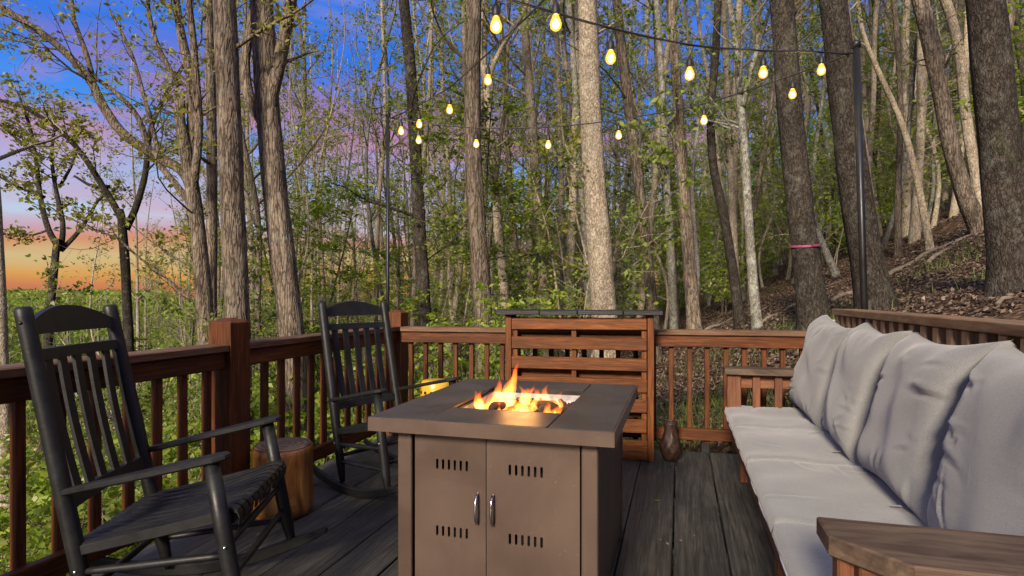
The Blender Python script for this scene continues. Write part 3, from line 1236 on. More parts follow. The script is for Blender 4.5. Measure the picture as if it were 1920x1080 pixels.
st = thing('log_stump', 'honey coloured peeled log used as a side table between the chairs', 'stump', (-1.245, 3.19, 0), .6)
zs = [0, .012, .05, .1, .16, .22, .28, .33, .355, .362]
rs = [.150, .162, .168, .163, .160, .159, .160, .162, .160, .150]
part('trunk', lathe('trunk', list(zip(rs, zs)), M['logside'], 40, True, wobf(2)), st)
part('cut_top', lathe('cut_top', [(.149, .3625), (.151, .366), (.148, .3695), (.05, .371), (.002, .3712)], M['logtop'], 40, True, wobf(2)), st)

ys = thing('garden_stool', 'yellow drum stool with dark punched holes half hidden behind the fire table', 'stool', (-.56, 4.36, 0), .2)
prof = [(.10, 0), (.115, .01), (.118, .04), (.13, .12), (.138, .27), (.132, .42), (.12, .50), (.116, .53), (.105, .548), (.05, .552), (.002, .553)]
part('body', lathe('body', prof, M['yellow'], 32), ys)
for k in range(16):
    a = 2 * math.pi * k / 16
    for z, r_ in ((.47, .1245), (.09, .1265)):
        part('hole', lathe('hole', [(.012, 0), (.012, .002), (.002, .0025)], M['void'], 10), ys, (r_ * math.cos(a), r_ * math.sin(a), z), (0, R(90), a))

vz = thing('carved_vase', 'brown carved ceramic vase on the deck beside the pallet bar', 'vase', (1.135, 4.20, 0), 0)
vz.scale = (.88, .88, .95)


def vwob(a, z):
    k = 6
    return 1 + .11 * max(0, math.cos(k * (a + z * 9))) * (1 if z < .2 else .2) * (z > .01) + .11 * max(0, math.cos(k * (a - z * 9))) * (1 if z < .2 else .2) * (z > .01)


prof = [(.050, 0), (.058, .008), (.064, .03), (.074, .06), (.078, .09), (.075, .12), (.066, .15), (.055, .18), (.051, .21), (.052, .25), (.055, .275), (.056, .285)]
vb = part('body', lathe('body', prof, M['ceramic'], 72, True, vwob), vz)
part('rim', lathe('rim', [(.056, .2855), (.058, .288), (.058, .293), (.048, .294), (.046, .286), (.04, .25), (.002, .249)], M['ceramic'], 32), vz)

# ------------------------------------------------------------------ built-in bench with cushions
BS0, BS1 = 1.255, 4.14
bench = thing('wooden_bench', 'long built-in wooden bench with slatted back and flat arms', 'bench', W(0, 0), DA)   # local x = t, y = s
BTF, BTB = .31, .955


def bp(name, lx, ly, lz, loc, mat='bench', b=.004, axis='x', tilt=0):
    """box given by extents in (t, s, z); grain along the longest side"""
    d = [lx, ly, lz]
    k = d.index(max(d))
    if k == 0:
        return part(name, cbox(lx, ly, lz, M[mat], b), bench, loc)
    if k == 1:
        return part(name, cbox(ly, lx, lz, M[mat], b), bench, loc, (0, 0, R(90)))
    return part(name, cbox(lz, ly, lx, M[mat], b), bench, loc, (0, R(90) + tilt, 0))


sm = (BS0 + BS1) / 2
SL = BS1 - BS0
bp('front_apron', .038, SL - .1, .13, (BTF + .045, sm, .285))
bp('seat_frame', .038, SL - .1, .09, (BTB - .05, sm, .30))
for k in range(6):
    bp('seat_board', .092, SL - .12, .02, (BTF + .10 + k * .1, sm, .352), 'bench')
for s_ in (1.36, 2.50, 3.98):
    bp('front_leg', .045, .09, .34, (BTF + .035 + .042, s_, .17))
    bp('rear_leg', .045, .09, .34, (BTB - .03, s_, .17))
# arms
for s0_, s1_, near in ((BS0 - .10, 1.358, True), (3.985, 4.145, False)):
    if near:
        poly = [(.275, s1_), (.275, 1.253), (.385, 1.150), (1.05, 1.150), (1.05, s1_)]
    else:
        poly = [(.275, s1_), (.275, s0_), (1.05, s0_), (1.05, s1_)]
    me = prism([(p[0] - .66, p[1] - s1_) for p in poly], .040, M['armwood'], 'arm_board', 'z', .004)
    part('arm_board', me, bench, (.66, s1_, .69))
    sc_ = 1.285 if near else 4.05
    for k, tt in enumerate((.325, .47, .60, .73, .86)):
        bp('arm_slat', .085 if k == 0 else .045, .045 if k == 0 else .036, .33, (tt + (.0 if k else .01), sc_ - (.0 if k else .002), .503), 'bench')
    bp('arm_rail', .62, .038, .09, (.63, sc_ + (.043 if not near else -.043), .622), 'bench')
# back: cap, slats in pairs of depth, lower rail
bp('back_cap', .14, SL + .12, .038, (BTB + .05, sm - .02, 1.073), 'benchtop')
bp('back_rail', .038, SL, .088, (BTB + .046, sm, .43))
nb = 24
for k in range(nb):
    s_ = BS0 + .02 + k * (SL - .06) / (nb - 1)
    bp('back_slat', .036, .05, .66, (BTB + .008, s_, .722), 'benchtop')
    if k % 3 == 1:
        bp('back_post', .075, .05, 1.02, (BTB + .085, s_ + .028, .54), 'bench')


def cushion(w_, h_, th, seed, p=2.6, ear=.0, dent=.0, N=64, wr=.006, ex=.38, crease=0, tip=0.0):
    """pillow in its local XY plane, thickness along Z"""
    r = np.random.RandomState(seed)
    u_ = np.linspace(-1, 1, N)
    Ug, Vg = np.meshgrid(u_, u_, indexing='ij')
    # squarer spacing near the edges
    Ug = np.sign(Ug) * np.abs(Ug) ** .8
    Vg = np.sign(Vg) * np.abs(Vg) ** .8
    prof = np.clip((1 - np.abs(Ug) ** p) * (1 - np.abs(Vg) ** p), 0, 1) ** ex
    pull = 1 - ear * (1 - np.abs(Vg) ** 2) * np.abs(Ug) ** 3
    pull2 = 1 - ear * (1 - np.abs(Ug) ** 2) * np.abs(Vg) ** 3
    tp = 1 + tip * (np.abs(Ug) * np.abs(Vg)) ** 7
    X = Ug * w_ / 2 * pull * tp
    Y = Vg * h_ / 2 * pull2 * tp
    wn = np.zeros_like(X)
    for k in range(14):
        a = r.uniform(0, 2 * np.pi)
        f = r.uniform(1.5, 5.5)
        ph = r.uniform(0, 6)
        wn += np.sin(f * (np.cos(a) * Ug * 2 + np.sin(a) * Vg * 2) + ph) / (1 + .4 * f)
    # radiating folds at the corners
    ang = np.arctan2(np.abs(Vg) - .2, np.abs(Ug) - .2)
    fold = np.sin(ang * 11 + r.uniform(0, 6)) * (np.abs(Ug) * np.abs(Vg)) ** 2.5 * prof
    lay = th / 2 * prof
    top = lay * (1 - dent * np.exp(-((Ug * 1.2) ** 2 + (Vg * 1.2) ** 2) * 1.5)) + wr * wn * prof + wr * 1.6 * fold
    for k in range(crease):
        # short sharp pull creases running in from the seams
        side = r.randint(4)
        c = r.uniform(-.8, .8)
        e0 = r.uniform(.55, .9)
        u0, v0 = ((e0, c), (-e0, c), (c, e0), (c, -e0))[side]
        a = (0 if side < 2 else np.pi / 2) + r.uniform(-.55, .55)
        al = (Ug - u0) * np.cos(a) + (Vg - v0) * np.sin(a)
        pe = -(Ug - u0) * np.sin(a) + (Vg - v0) * np.cos(a) + .25 * al * al
        wd = r.uniform(.022, .05)
        top += r.uniform(.3, 1.0) * .009 * np.exp(-(al / r.uniform(.12, .3)) ** 2) * (np.exp(-((pe - wd) / wd) ** 2) - 1.2 * np.exp(-(pe / wd) ** 2)) * np.minimum(1, prof * 1.5)
    bot = -lay * .8 + wr * .6 * wn * prof
    nn = N * N
    Vv = np.concatenate([np.stack([X, Y, top], -1).reshape(-1, 3), np.stack([X, Y, bot], -1).reshape(-1, 3)])
    i, j = np.meshgrid(np.arange(N - 1), np.arange(N - 1), indexing='ij')
    q = np.stack([i * N + j, (i + 1) * N + j, (i + 1) * N + j + 1, i * N + j + 1], -1).reshape(-1, 4)
    Q = np.concatenate([q, q[:, ::-1] + nn])
    me = mesh_quads('cushion', Vv, Q, M['fabric'], True)
    bm = bmesh.new()
    bm.from_mesh(me)
    bmesh.ops.remove_doubles(bm, verts=bm.verts[:], dist=.0006)
    bm.to_mesh(me)
    bm.free()
    me.polygons.foreach_set('use_smooth', [True] * len(me.polygons))
    return me


def piping(w_, h_, z, mat, inset=.004):
    tb = TB()
    pts = []
    for k in range(41):
        a = 2 * math.pi * k / 40
        c, s = math.cos(a), math.sin(a)
        e = 7.0
        q = (abs(c) ** e + abs(s) ** e) ** (-1 / e)
        pts.append((w_ / 2 * c * q, h_ / 2 * s * q, z))
    tb.tube(pts, [.005] * 41, 6, cap=False)
    return tb.mesh('piping', mat)


seat_b = [4.10, 3.47, 2.79, 2.03, 1.36]
names_s = ['grey seat cushion at the far end of the bench, beside the railing',
           'grey seat cushion second from the far end of the bench',
           'large grey seat cushion in front of the third back cushion',
           'grey seat cushion nearest the camera, behind the big wooden arm']
for k in range(4):
    a, b = seat_b[k + 1], seat_b[k]
    wd = .60
    me = cushion(b - a + .010, wd, .10, 30 + k, p=16, ear=.010, dent=.05, wr=.0028, ex=.26, crease=6)
    o = thing('seat_cushion', names_s[k], 'cushion', W((a + b) / 2, .28 + wd / 2, .413), DA + R(90), 'grey bench seat cushions')
    part('pad', me, o)
    part('piping', piping(b - a - .004, wd - .012, -.012, M['tie']), o)
back_b = [4.20, 3.46, 2.80, 2.06, 1.36]
names_b = ['small looking grey back cushion at the far end of the bench',
           'grey back cushion second from the far end of the bench',
           'big grey back cushion tied to the slats by a long loose tie',
           'grey back cushion nearest the camera, cut by the picture edge']
tilt = R(74)
rb = random.Random(8)
for k in range(4):
    a, b = back_b[k + 1], back_b[k]
    me = cushion(b - a - .005, .60, .25, 50 + k, p=4.6, ear=.085, dent=.0, wr=.006, crease=16, tip=.075)
    # local X -> along boards, local Y -> up the back, Z -> towards the sitter
    o = thing('back_cushion', names_b[k], 'cushion', W((a + b) / 2, .845 + rb.uniform(-.01, .01), .728), 0, 'grey bench back cushions')
    xa = -U
    za = (-V * math.sin(tilt) + Vector((0, 0, 1)) * math.cos(tilt)).normalized()
    ya = za.cross(xa).normalized()
    mt = Matrix((xa, ya, za)).transposed()
    yaw = Matrix.Rotation(rb.uniform(-.06, .06), 3, 'Y') @ Matrix.Rotation(rb.uniform(-.05, .05), 3, 'Z')
    o.rotation_euler = (mt @ yaw).to_euler()
    part('pad', me, o)
    part('care_tag', mesh('care_tag', [(-.018, 0, 0), (.018, 0, .004), (.016, .004, .03), (-.016, .002, .034)], [(0, 1, 2, 3)], M['white']), o, ((b - a) / 2 * .55, -.285, .065), (.5, 0, .2))
    # loose ties from the upper corners to the slats
    for sx in (-1, 1):
        vs = []
        L = .16 if (k == 2 and sx < 0) else .11
        for j in range(7):
            q = j / 6
            vs.append((sx * (b - a) / 2 * .93 - sx * .05 * q, .275 + .02 * math.sin(q * 3), -.01 - L * q))
        tb = TB()
        for off in (-.005, .008):
            tb.tube([(v[0] + off, v[1] + off * .8, v[2]) for v in vs], [.006, .007, .008, .008, .007, .006, .003], 6)
        part('tie', tb.mesh('tie', M['tie']), o)

# ------------------------------------------------------------------ light poles and string lights
def pole(label, p0, p1, r):
    root = thing('light_pole', label, 'pole', p0, 0, 'black light poles')
    tb = TB()
    d = p1 - p0
    tb.tube([Vector((0, 0, 0)), d * .5, d], [r, r, r], 12)
    part('shaft', tb.mesh('shaft', M['iron']), root)
    tb = TB()
    tb.tube([d - Vector((0, 0, .03)), d, d + Vector((0, 0, .012))], [r * 1.35, r * 1.35, r * .9], 12)
    part('end_cap', tb.mesh('end_cap', M['iron']), root)
    hk = TB()
    h = [d + Vector((-.0 - r, 0, -.07)), d + Vector((-r - .03, -.005, -.065)), d + Vector((-r - .045, -.005, -.08)), d + Vector((-r - .03, -.005, -.095))]
    hk.tube(h, [.004] * 4, 6)
    part('hook', hk.mesh('hook', M['iron']), root)
    return p1


pr0 = at(1629, 700, 3.72)
pr0.z = float(ground_z(pr0.x, pr0.y)) - .1
pr1 = at(1605, 80, 3.72)
pole('tall black metal pole behind the bench holding the string lights', pr0, pr1, .021)
pl0 = at(727, 640, 5.08)
pl0.z = -.3
pl1 = at(727, 212, 5.08)
pole('thin black metal pole at the railing corner behind the far rocking chair', pl0, pl1, .0145)


def catmull(P, n=8):
    P = [Vector(p) for p in P]
    Q = [P[0] * 2 - P[1]] + P + [P[-1] * 2 - P[-2]]
    out = []
    for i in range(1, len(Q) - 2):
        a, b, c, d = Q[i - 1], Q[i], Q[i + 1], Q[i + 2]
        for k in range(n):
            t = k / n
            out.append(.5 * ((2 * b) + (c - a) * t + (2 * a - 5 * b + 4 * c - d) * t * t + (3 * b - a - 3 * c + d) * t ** 3))
    out.append(P[-1])
    return out


sk = TB()
sk.tube([(0, 0, .0), (0, 0, -.012), (0, 0, -.022), (0, 0, -.055), (0, 0, -.062)], [.006, .009, .0165, .0175, .016], 12)
SOCK = sk.mesh('socket', M['rubber'])
BULB = lathe('bulb', [(.012, -.060), (.0135, -.068), (.021, -.085), (.025, -.100), (.0225, -.115), (.0135, -.125), (.002, -.128)], M['bulb'], 18)
FIL = lathe('filament', [(.002, -.080), (.009, -.088), (.0135, -.101), (.009, -.113), (.002, -.118)], M['filament'], 10)


def string_lights(label, path, bulbs, r=.006):
    root = thing('string_lights', label, 'string lights', path[0], 0, 'strings of warm bulbs over the deck')
    o0 = Vector(path[0])
    pts = catmull(path)
    tb = TB()
    tb.tube([p - o0 for p in pts], [r] * len(pts), 6)
    part('cable', tb.mesh('cable', M['rubber']), root)
    for (px, py, Y, drop) in bulbs:
        b = at(px, py, Y)                      # bulb centre
        top = b + Vector((0, 0, .102))
        # cord up to the nearest point of the cable
        near = min(pts, key=lambda p: (p - (top + Vector((0, 0, drop)))).length)
        hang = Vector((near.x, near.y, near.z))
        tb = TB()
        mid = (hang * .4 + top * .6) + Vector((.006, 0, .0))
        tb.tube([hang - top, mid - top, Vector((0, 0, 0))], [.003, .0026, .003], 5)
        s = part('socket', SOCK, root, top - o0)
        part('cord', tb.mesh('cord', M['rubber']), s)
        bl = part('bulb', BULB, root, top - o0)
        part('filament', FIL, bl)
        bl.visible_shadow = True
    return root


hook_r = pr1 + Vector((-.05, -.005, -.075))
hook_l = pl1 + Vector((.03, -.005, -.045))
s1 = [hook_r] + [at(*p) for p in ((1525, 97, 3.55), (1430, 95, 3.36), (1300, 85, 3.1), (1150, 54, 2.85), (1010, 15, 2.55), (930, -10, 2.38), (760, -80, 2.1), (430, -260, 1.75))] + [Vector((-1.5, .2, 2.62)), Vector((-2.4, -1.8, 2.95))]
string_lights('string of bulbs running from the tall pole up towards the camera', s1,
              [(1540, 133, 3.58, .09), (1431, 138, 3.36, .1), (1293, 141, 3.1, .12), (1145, 110, 2.84, .1)])
s2 = [hook_r] + [at(*p) for p in ((1486, 141, 3.95), (1320, 194, 4.3), (1160, 224, 4.6), (1030, 238, 4.8), (895, 240, 4.95), (785, 229, 5.05))] + [hook_l]
string_lights('string of bulbs sagging low between the two black poles', s2,
              [(1486, 178, 3.95, .1), (1320, 227, 4.3, .1), (1160, 255, 4.6, .1), (1028, 273, 4.8, .1), (893, 271, 4.95, .1), (785, 264, 5.05, .1)], .005)
s3 = [hook_l] + [at(*p) for p in ((785, 198, 4.75), (845, 162, 4.35), (917, 98, 3.85), (965, 54, 3.5), (1012, 8, 3.2), (1080, -70, 2.8), (1260, -260, 2.2))] + [Vector((1.5, .2, 2.9)), Vector((2.6, -1.8, 3.0))]
string_lights('string of bulbs climbing from the thin corner pole to the picture top', s3,
              [(752, 247, 4.95, .1), (786, 234, 4.75, .1), (843, 207, 4.35, .1), (915, 152, 3.85, .1)], .0055)
s4 = [Vector((-2.6, -.6, 2.95)), Vector((-1.4, 1.6, 2.62))] + [at(*p) for p in ((760, -60, 2.35), (930, -42, 2.4), (1042, -34, 2.45), (1200, -50, 2.5), (1500, -150, 2.5))] + [Vector((2.2, 1.2, 2.9)), Vector((3.0, -.8, 3.0))]
string_lights('string of bulbs just above the picture with two bulbs hanging into view', s4,
              [(930, 50, 2.42, .12), (1042, 46, 2.46, .12)])


# ------------------------------------------------------------------ trees
def nz(v):
    return v / (np.linalg.norm(v) + 1e-9)


def wob_bark(seed, amt=.05):
    r = np.random.RandomState(seed)
    ph = r.uniform(0, 6.28, 12)
    def f(P, th):
        z = P[:, 2][:, None]
        t = th[None, :]
        return (1 + amt * .7 * np.sin(2 * t + ph[0] + .5 * z) + amt * .5 * np.sin(3 * t + ph[1] - .8 * z) + amt * .45 * np.sin(9 * t + ph[2] + 1.3 * np.sin(1.9 * z + ph[3]))
                + amt * .35 * np.sin(14 * t + ph[4] + 2 * np.sin(2.7 * z)) + amt * .4 * np.sin(5.1 * z + ph[5] + 2 * t))
    return f


def resample(P, step):
    P = np.asarray(P, float)
    d = np.concatenate([[0], np.cumsum(np.linalg.norm(np.diff(P, axis=0), axis=1))])
    n = max(2, int(d[-1] / step) + 1)
    q = np.linspace(0, d[-1], n)
    return np.stack([np.interp(q, d, P[:, i]) for i in range(3)], -1), q / d[-1]


def grow_branch(r, p0, d, L, nseg=6, up=.15, kink=.25):
    pts = [np.array(p0, float)]
    d = nz(np.array(d, float))
    for i in range(nseg):
        d = nz(d + r.normal(0, kink, 3) * .5 + np.array([0, 0, up]) / nseg)
        pts.append(pts[-1] + d * L / nseg)
    return np.array(pts)


def branch_out(r, tb, tips, P, R0, level, maxlevel, dens=1.0, lmul=1.0):
    """side branches along polyline P with base radius R0"""
    L = np.linalg.norm(np.diff(P, axis=0), axis=1).sum()
    n = max(2, int(dens * (3 + 3.2 * L ** .8)))
    for i in range(n):
        u_ = r.uniform(.2, 1.0)
        k = u_ * (len(P) - 1)
        a = int(min(len(P) - 2, math.floor(k)))
        p = P[a] + (P[a + 1] - P[a]) * (k - a)
        t = nz(P[a + 1] - P[a])
        side = nz(np.cross(t, r.normal(0, 1, 3)))
        d = nz(t * r.uniform(.35, .9) + side * r.uniform(.6, 1.0))
        bl = lmul * L * r.uniform(.22, .5) * (1.15 - .6 * u_)
        rad = max(.0025, R0 * (1 - .7 * u_) * r.uniform(.3, .55))
        q = grow_branch(r, p, d, bl, 5, .25, .3)
        tb.tube(q, np.linspace(rad, max(.0018, rad * .25), len(q)), 5 if level == 1 else 4 if rad > .006 else 4, cap=False)
        if level < maxlevel:
            branch_out(r, tb, tips, q, rad, level + 1, maxlevel, dens * .8, lmul)
        tips.append(q)


def leaves_mesh(r, tips, per_m, size, mat, spread=.12, name='crown', flat=.4, keep=1.0, zmin=None):
    pos = []
    for q in tips:
        if r.uniform() > keep:
            continue
        L = np.linalg.norm(q[-1] - q[0])
        n = r.poisson(per_m * (L + .25))
        if n == 0:
            continue
        nc = int((n + r.randint(4)) // 4)
        if nc == 0:
            continue
        u_ = r.uniform(.3, 1.05, nc) * (len(q) - 1)
        a = np.clip(np.floor(u_).astype(int), 0, len(q) - 2)
        p = q[a] + (q[a + 1] - q[a]) * (u_ - a)[:, None]
        p = p + r.normal(0, spread * .55, (nc, 3)) * np.array([1, 1, .6])
        p = np.repeat(p, 4, 0)
        pos.append(p + r.normal(0, max(size * .9, spread * .35), (len(p), 3)) * np.array([1, 1, .7]))
    if not pos:
        pos = [np.array([tips[0][-1]])]
    P = np.concatenate(pos)
    if zmin is not None:
        P = P[P[:, 2] > zmin]
    n = len(P)
    nrm = r.normal(0, 1, (n, 3))
    nrm[:, 2] = np.abs(nrm[:, 2]) + flat
    nrm /= np.linalg.norm(nrm, axis=1)[:, None]
    a = np.cross(nrm, r.normal(0, 1, (n, 3)))
    a /= np.linalg.norm(a, axis=1)[:, None]
    b = np.cross(nrm, a)
    s = size * (r.uniform(.35, 1.0, n) ** .8 * 1.5)[:, None]
    w_ = s * r.uniform(.45, .62, n)[:, None]
    fold = nrm * s * .12
    q = np.stack([P - a * s, P - a * s * .1 + b * w_ + fold, P + a * s, P - a * s * .1 - b * w_ + fold], 1).reshape(-1, 3)
    Q = np.arange(n * 4).reshape(-1, 4)
    return mesh_quads(name, q, Q, mat)


def g1(x, y):
    return float(ground_z(x, y))


def hero_tree(name, label, Y, path, w0, w1, bk, limbs=(), leafm='leaf_olive', per_m=14, lsize=.036, keep=.6, dens=1.0, top=3.5, seed=0, hires=True, limb_z=3.0, ribbon=None, flare=.25, group=None, autolimb=6):
    """path: photo pixels from the top of the picture down to the foot; w0, w1 stem width in pixels at top and foot"""
    r = np.random.RandomState(seed + 100)
    P = np.array([at(x, y, Y) for x, y in path])
    foot = P[-1].copy()
    gz = g1(foot[0], foot[1])
    if foot[2] > gz - .25:            # carry the stem down into the soil
        dd = P[-1] - P[-2]
        dd = dd / abs(dd[2])
        h = foot[2] - gz + .3
        P = np.vstack([P, P[-1] + np.array([dd[0] * .5, 0, -1]) * h])
    P = P[::-1]                         # foot first
    wob = r.uniform(-.12, .12)
    P[:, 1] += np.linspace(0, wob, len(P))
    d = nz(P[-1] - P[-2])
    P = np.vstack([P, P[-1] + d * top * .5 + r.normal(0, .02, 3) * top, P[-1] + d * top + r.normal(0, .05, 3) * top])
    sm_ = np.array(catmull(P, 6))
    base = np.array([sm_[0][0], sm_[0][1], gz])
    Q, q = resample(sm_ - base, .11 if hires else .35)
    zt = at(960, path[0][1], Y).z - gz
    zf = max(0.0, at(960, path[-1][1], Y).z - gz)
    ra = .9 * w1 / FPX * Y / 2
    rb_ = .9 * w0 / FPX * Y / 2
    z = Q[:, 2]
    rad = np.interp(z, [min(zf, 0) - 1, zf, zt, zt + top + .5], [ra, ra, rb_, rb_ * .35])
    rad = rad * (1 + flare * np.exp(-np.clip(z, -1, 9) / .28))
    root = thing(name, label, 'tree', base, 0, group)
    tb = TB()
    tb.tube(Q, rad, 26 if hires else 12, True, wob_bark(seed, .055 if hires else .03))
    tips = []
    for (lp, a, b) in limbs:
        LP = np.array([at(x, y, Y) for x, y in lp]) - base
        LP[:, 1] += np.linspace(0, r.uniform(-.5, .5), len(LP))
        LQ, lq = resample(np.array(catmull(LP, 6)), .12)
        lr = np.linspace(a, b, len(LQ)) / FPX * Y / 2
        tb.tube(LQ, lr, 12, True, wob_bark(seed + 7, .04))
        branch_out(r, tb, tips, LQ, lr.mean(), 1, 2, dens * .75, .8)
        tips.append(LQ[len(LQ) // 2:])
    # a few thin side branches on the upper stem
    for k in range(autolimb):
        u_ = r.uniform(max(.25, limb_z / max(z[-1], 1)), .98)
        i = int(u_ * (len(Q) - 2))
        a_ = r.uniform(0, 6.28)
        dv = np.array([math.cos(a_), math.sin(a_), r.uniform(.3, 1.0)])
        b = grow_branch(r, Q[i], dv, r.uniform(.8, 2.6) * (1.2 - .4 * u_), 7, .35, .3)
        r0 = min(rad[i] * .45, r.uniform(.012, .03))
        tb.tube(b, np.linspace(r0, r0 * .25, len(b)), 6, False)
        branch_out(r, tb, tips, b, r0, 1, 2, dens, .8)
        tips.append(b)
    t_o = part('trunk', tb.mesh('trunk', M[bk]), root)
    if tips and per_m > 0:
        part('crown', leaves_mesh(r, tips, per_m, lsize, M[leafm], .15, keep=keep), root)
    if ribbon:
        z0 = at(960, ribbon, Y).z - gz
        i = int(np.argmin(np.abs(z - z0)))
        rb2 = TB()
        rr = rad[i] * 1.06 + .004
        n = 24
        for dz in (0, .013):
            rb2.tube([Q[i] + np.array([rr * math.cos(a), rr * math.sin(a), .02 * math.sin(a + .6) + dz]) for a in np.linspace(0, 2 * np.pi, n)], [.0075] * n, 6, False)
        part('ribbon', rb2.mesh('ribbon', M['ribbon']), root)
    return root


H = hero_tree
H('oak_tree', 'straight thick furrowed brown trunk rising just behind the tall railing post', 6.9, [(410, -160), (420, 0), (428, 180), (436, 400), (446, 600)], 42, 50, 'bark_oak', seed=1, autolimb=3, keep=.4, limb_z=4.5)
H('oak_tree', 'thick dark brown forked trunk between the railing post and the far rocking chair', 7.4, [(478, -160), (488, 0), (496, 110), (503, 220), (518, 380), (532, 500), (548, 650)], 42, 54, 'bark_oak',
  [([(502, 225), (512, 180), (527, 125), (543, 60), (556, 0), (566, -90)], 27, 18), ([(508, 270), (495, 232), (478, 205), (460, 170), (452, 110), (462, 40), (470, -60)], 26, 12)], seed=2, autolimb=4, keep=.5)
H('maple_tree', 'grey brown tree with several limbs fanning out to the upper left', 8.2, [(346, 265), (352, 300), (368, 400), (378, 500), (388, 650)], 24, 34, 'bark_oak',
  [([(353, 305), (352, 270), (354, 230), (346, 140), (325, 60), (312, 0), (298, -90)], 22, 12), ([(364, 365), (345, 322), (300, 296), (240, 255), (205, 205), (178, 150), (120, 90), (55, 45), (0, 8), (-70, -40)], 20, 8),
   ([(172, 140), (150, 90), (120, 30), (105, -10), (90, -60)], 10, 6), ([(366, 390), (330, 345), (285, 285), (262, 220), (215, 170), (150, 130)], 13, 6),
   ([(362, 365), (372, 325), (384, 240), (380, 100), (374, 0), (368, -80)], 15, 10), ([(300, 296), (270, 200), (240, 110), (215, 60), (180, 0)], 9, 5), ([(335, 160), (300, 90), (285, 20), (290, -50)], 10, 6)], leafm='leaf_olive', per_m=14, keep=.7, seed=3, top=.6, dens=1.1)
H('maple_tree', 'slim straight grey trunk touching the left edge of the thick furrowed trunk', 9.3, [(392, -120), (398, 100), (400, 350), (396, 640)], 18, 23, 'bark_oak', seed=4, autolimb=5)
H('maple_tree', 'slim dark tree with a Y shaped fork left of the many-limbed tree', 10.5, [(236, 425), (240, 500), (243, 600), (246, 720)], 17, 20, 'bark_dark',
  [([(236, 430), (222, 390), (200, 345), (176, 300), (140, 255), (80, 215), (20, 200)], 13, 5), ([(236, 430), (250, 385), (262, 320), (268, 230), (300, 150), (330, 90)], 13, 6), ([(205, 350), (175, 350), (140, 330)], 7, 4)], leafm='leaf_olive', per_m=16, keep=.8, seed=5, top=.3, dens=1.2, autolimb=0)
H('maple_tree', 'small dark leafy tree silhouetted against the orange sunset', 12, [(114, 468), (106, 530), (97, 600), (90, 700)], 13, 19, 'bark_dark',
  [([(114, 470), (95, 430), (84, 370), (80, 300), (72, 240), (55, 180)], 11, 4), ([(114, 470), (122, 420), (112, 350), (110, 290), (125, 210)], 10, 4), ([(114, 470), (140, 436), (158, 400), (170, 370), (196, 350)], 9, 4),
   ([(84, 370), (40, 350), (10, 330)], 6, 3), ([(112, 350), (150, 300), (165, 240)], 6, 3), ([(95, 430), (50, 440), (15, 425)], 5, 2), ([(80, 300), (40, 260), (0, 220)], 6, 3)], leafm='leaf_olive', per_m=34, lsize=.042, keep=.85, seed=6, top=.2, dens=1.3, autolimb=0)
H('oak_tree', 'rough grey trunk cut by the picture edge behind the nearest chair', 7.2, [(-22, 180), (-4, 330), (4, 500), (9, 700), (18, 1000)], 17, 27, 'bark_pale', seed=7, autolimb=3, limb_z=6)
H('poplar_tree', 'slim dark trunk just beyond the thin pole at the deck corner', 9.5, [(745, -120), (758, 0), (772, 160), (783, 350), (790, 480), (798, 620)], 20, 27, 'bark_dark', seed=8, leafm='leaf_green', keep=.7)
H('poplar_tree', 'sturdy brown trunk rising behind the left part of the end railing', 8.6, [(884, -140), (888, 0), (886, 150), (887, 280), (895, 430), (908, 630)], 30, 37, 'bark_oak', seed=9, leafm='leaf_green', keep=.6)
H('beech_tree', 'pale slim trunk forked at the top beside the sturdy brown trunk', 10.2, [(912, 160), (922, 280), (932, 400), (942, 500), (952, 620)], 13, 22, 'bark_pale',
  [([(912, 165), (925, 120), (950, 70), (985, 10), (1000, -60)], 10, 7), ([(912, 165), (900, 90), (905, 0), (915, -70)], 9, 6)], seed=10, top=.3, leafm='leaf_green', keep=.7)
H('poplar_tree', 'largest pale speckled trunk, rising straight behind the pallet bar', 8.2, [(1094, -140), (1101, 0), (1106, 180), (1114, 330), (1126, 480), (1140, 680)], 37, 52, 'bark_pale', seed=11, autolimb=4, leafm='leaf_green', keep=.6)
H('poplar_tree', 'slim leaning brown trunk above the middle of the pallet bar', 11, [(976, -80), (986, 80), (998, 240), (1010, 420), (1024, 640)], 16, 23, 'bark_pale', seed=12, hires=False, leafm='leaf_green')
H('beech_tree', 'thin straight pale trunk left of the largest speckled trunk', 13, [(1038, 0), (1048, 150), (1053, 350), (1057, 600)], 9, 13, 'bark_pale', seed=13, hires=False, leafm='leaf_green')
H('beech_tree', 'thin grey trunk hugging the largest speckled trunk on its left', 11.5, [(1060, -60), (1075, 120), (1085, 300), (1098, 450), (1104, 640)], 12, 14, 'bark_grey', seed=14, hires=False, leafm='leaf_green')
H('poplar_tree', 'brown leaning trunk just right of the largest speckled trunk', 10, [(1148, -90), (1160, 60), (1178, 200), (1195, 330), (1210, 450), (1228, 640)], 17, 25, 'bark_oak', seed=15, leafm='leaf_green')
H('beech_tree', 'pale grey trunk rising from behind the right end of the pallet bar', 11, [(1228, -40), (1240, 150), (1248, 320), (1257, 460), (1264, 640)], 12, 17, 'bark_grey', seed=16, hires=False, leafm='leaf_green')
H('poplar_tree', 'brown trunk with a swollen foot behind the railing right of the bar', 10.3, [(1252, -60), (1266, 120), (1276, 270), (1286, 420), (1302, 622)], 16, 27, 'bark_oak', seed=17, leafm='leaf_green', flare=.4)
H('maple_tree', 'dark S-curved trunk among the thin trees on the right', 9.6, [(1352, -60), (1346, 90), (1336, 210), (1340, 310), (1358, 400), (1374, 500), (1388, 610)], 14, 21, 'bark_dark', seed=18, leafm='leaf_green')
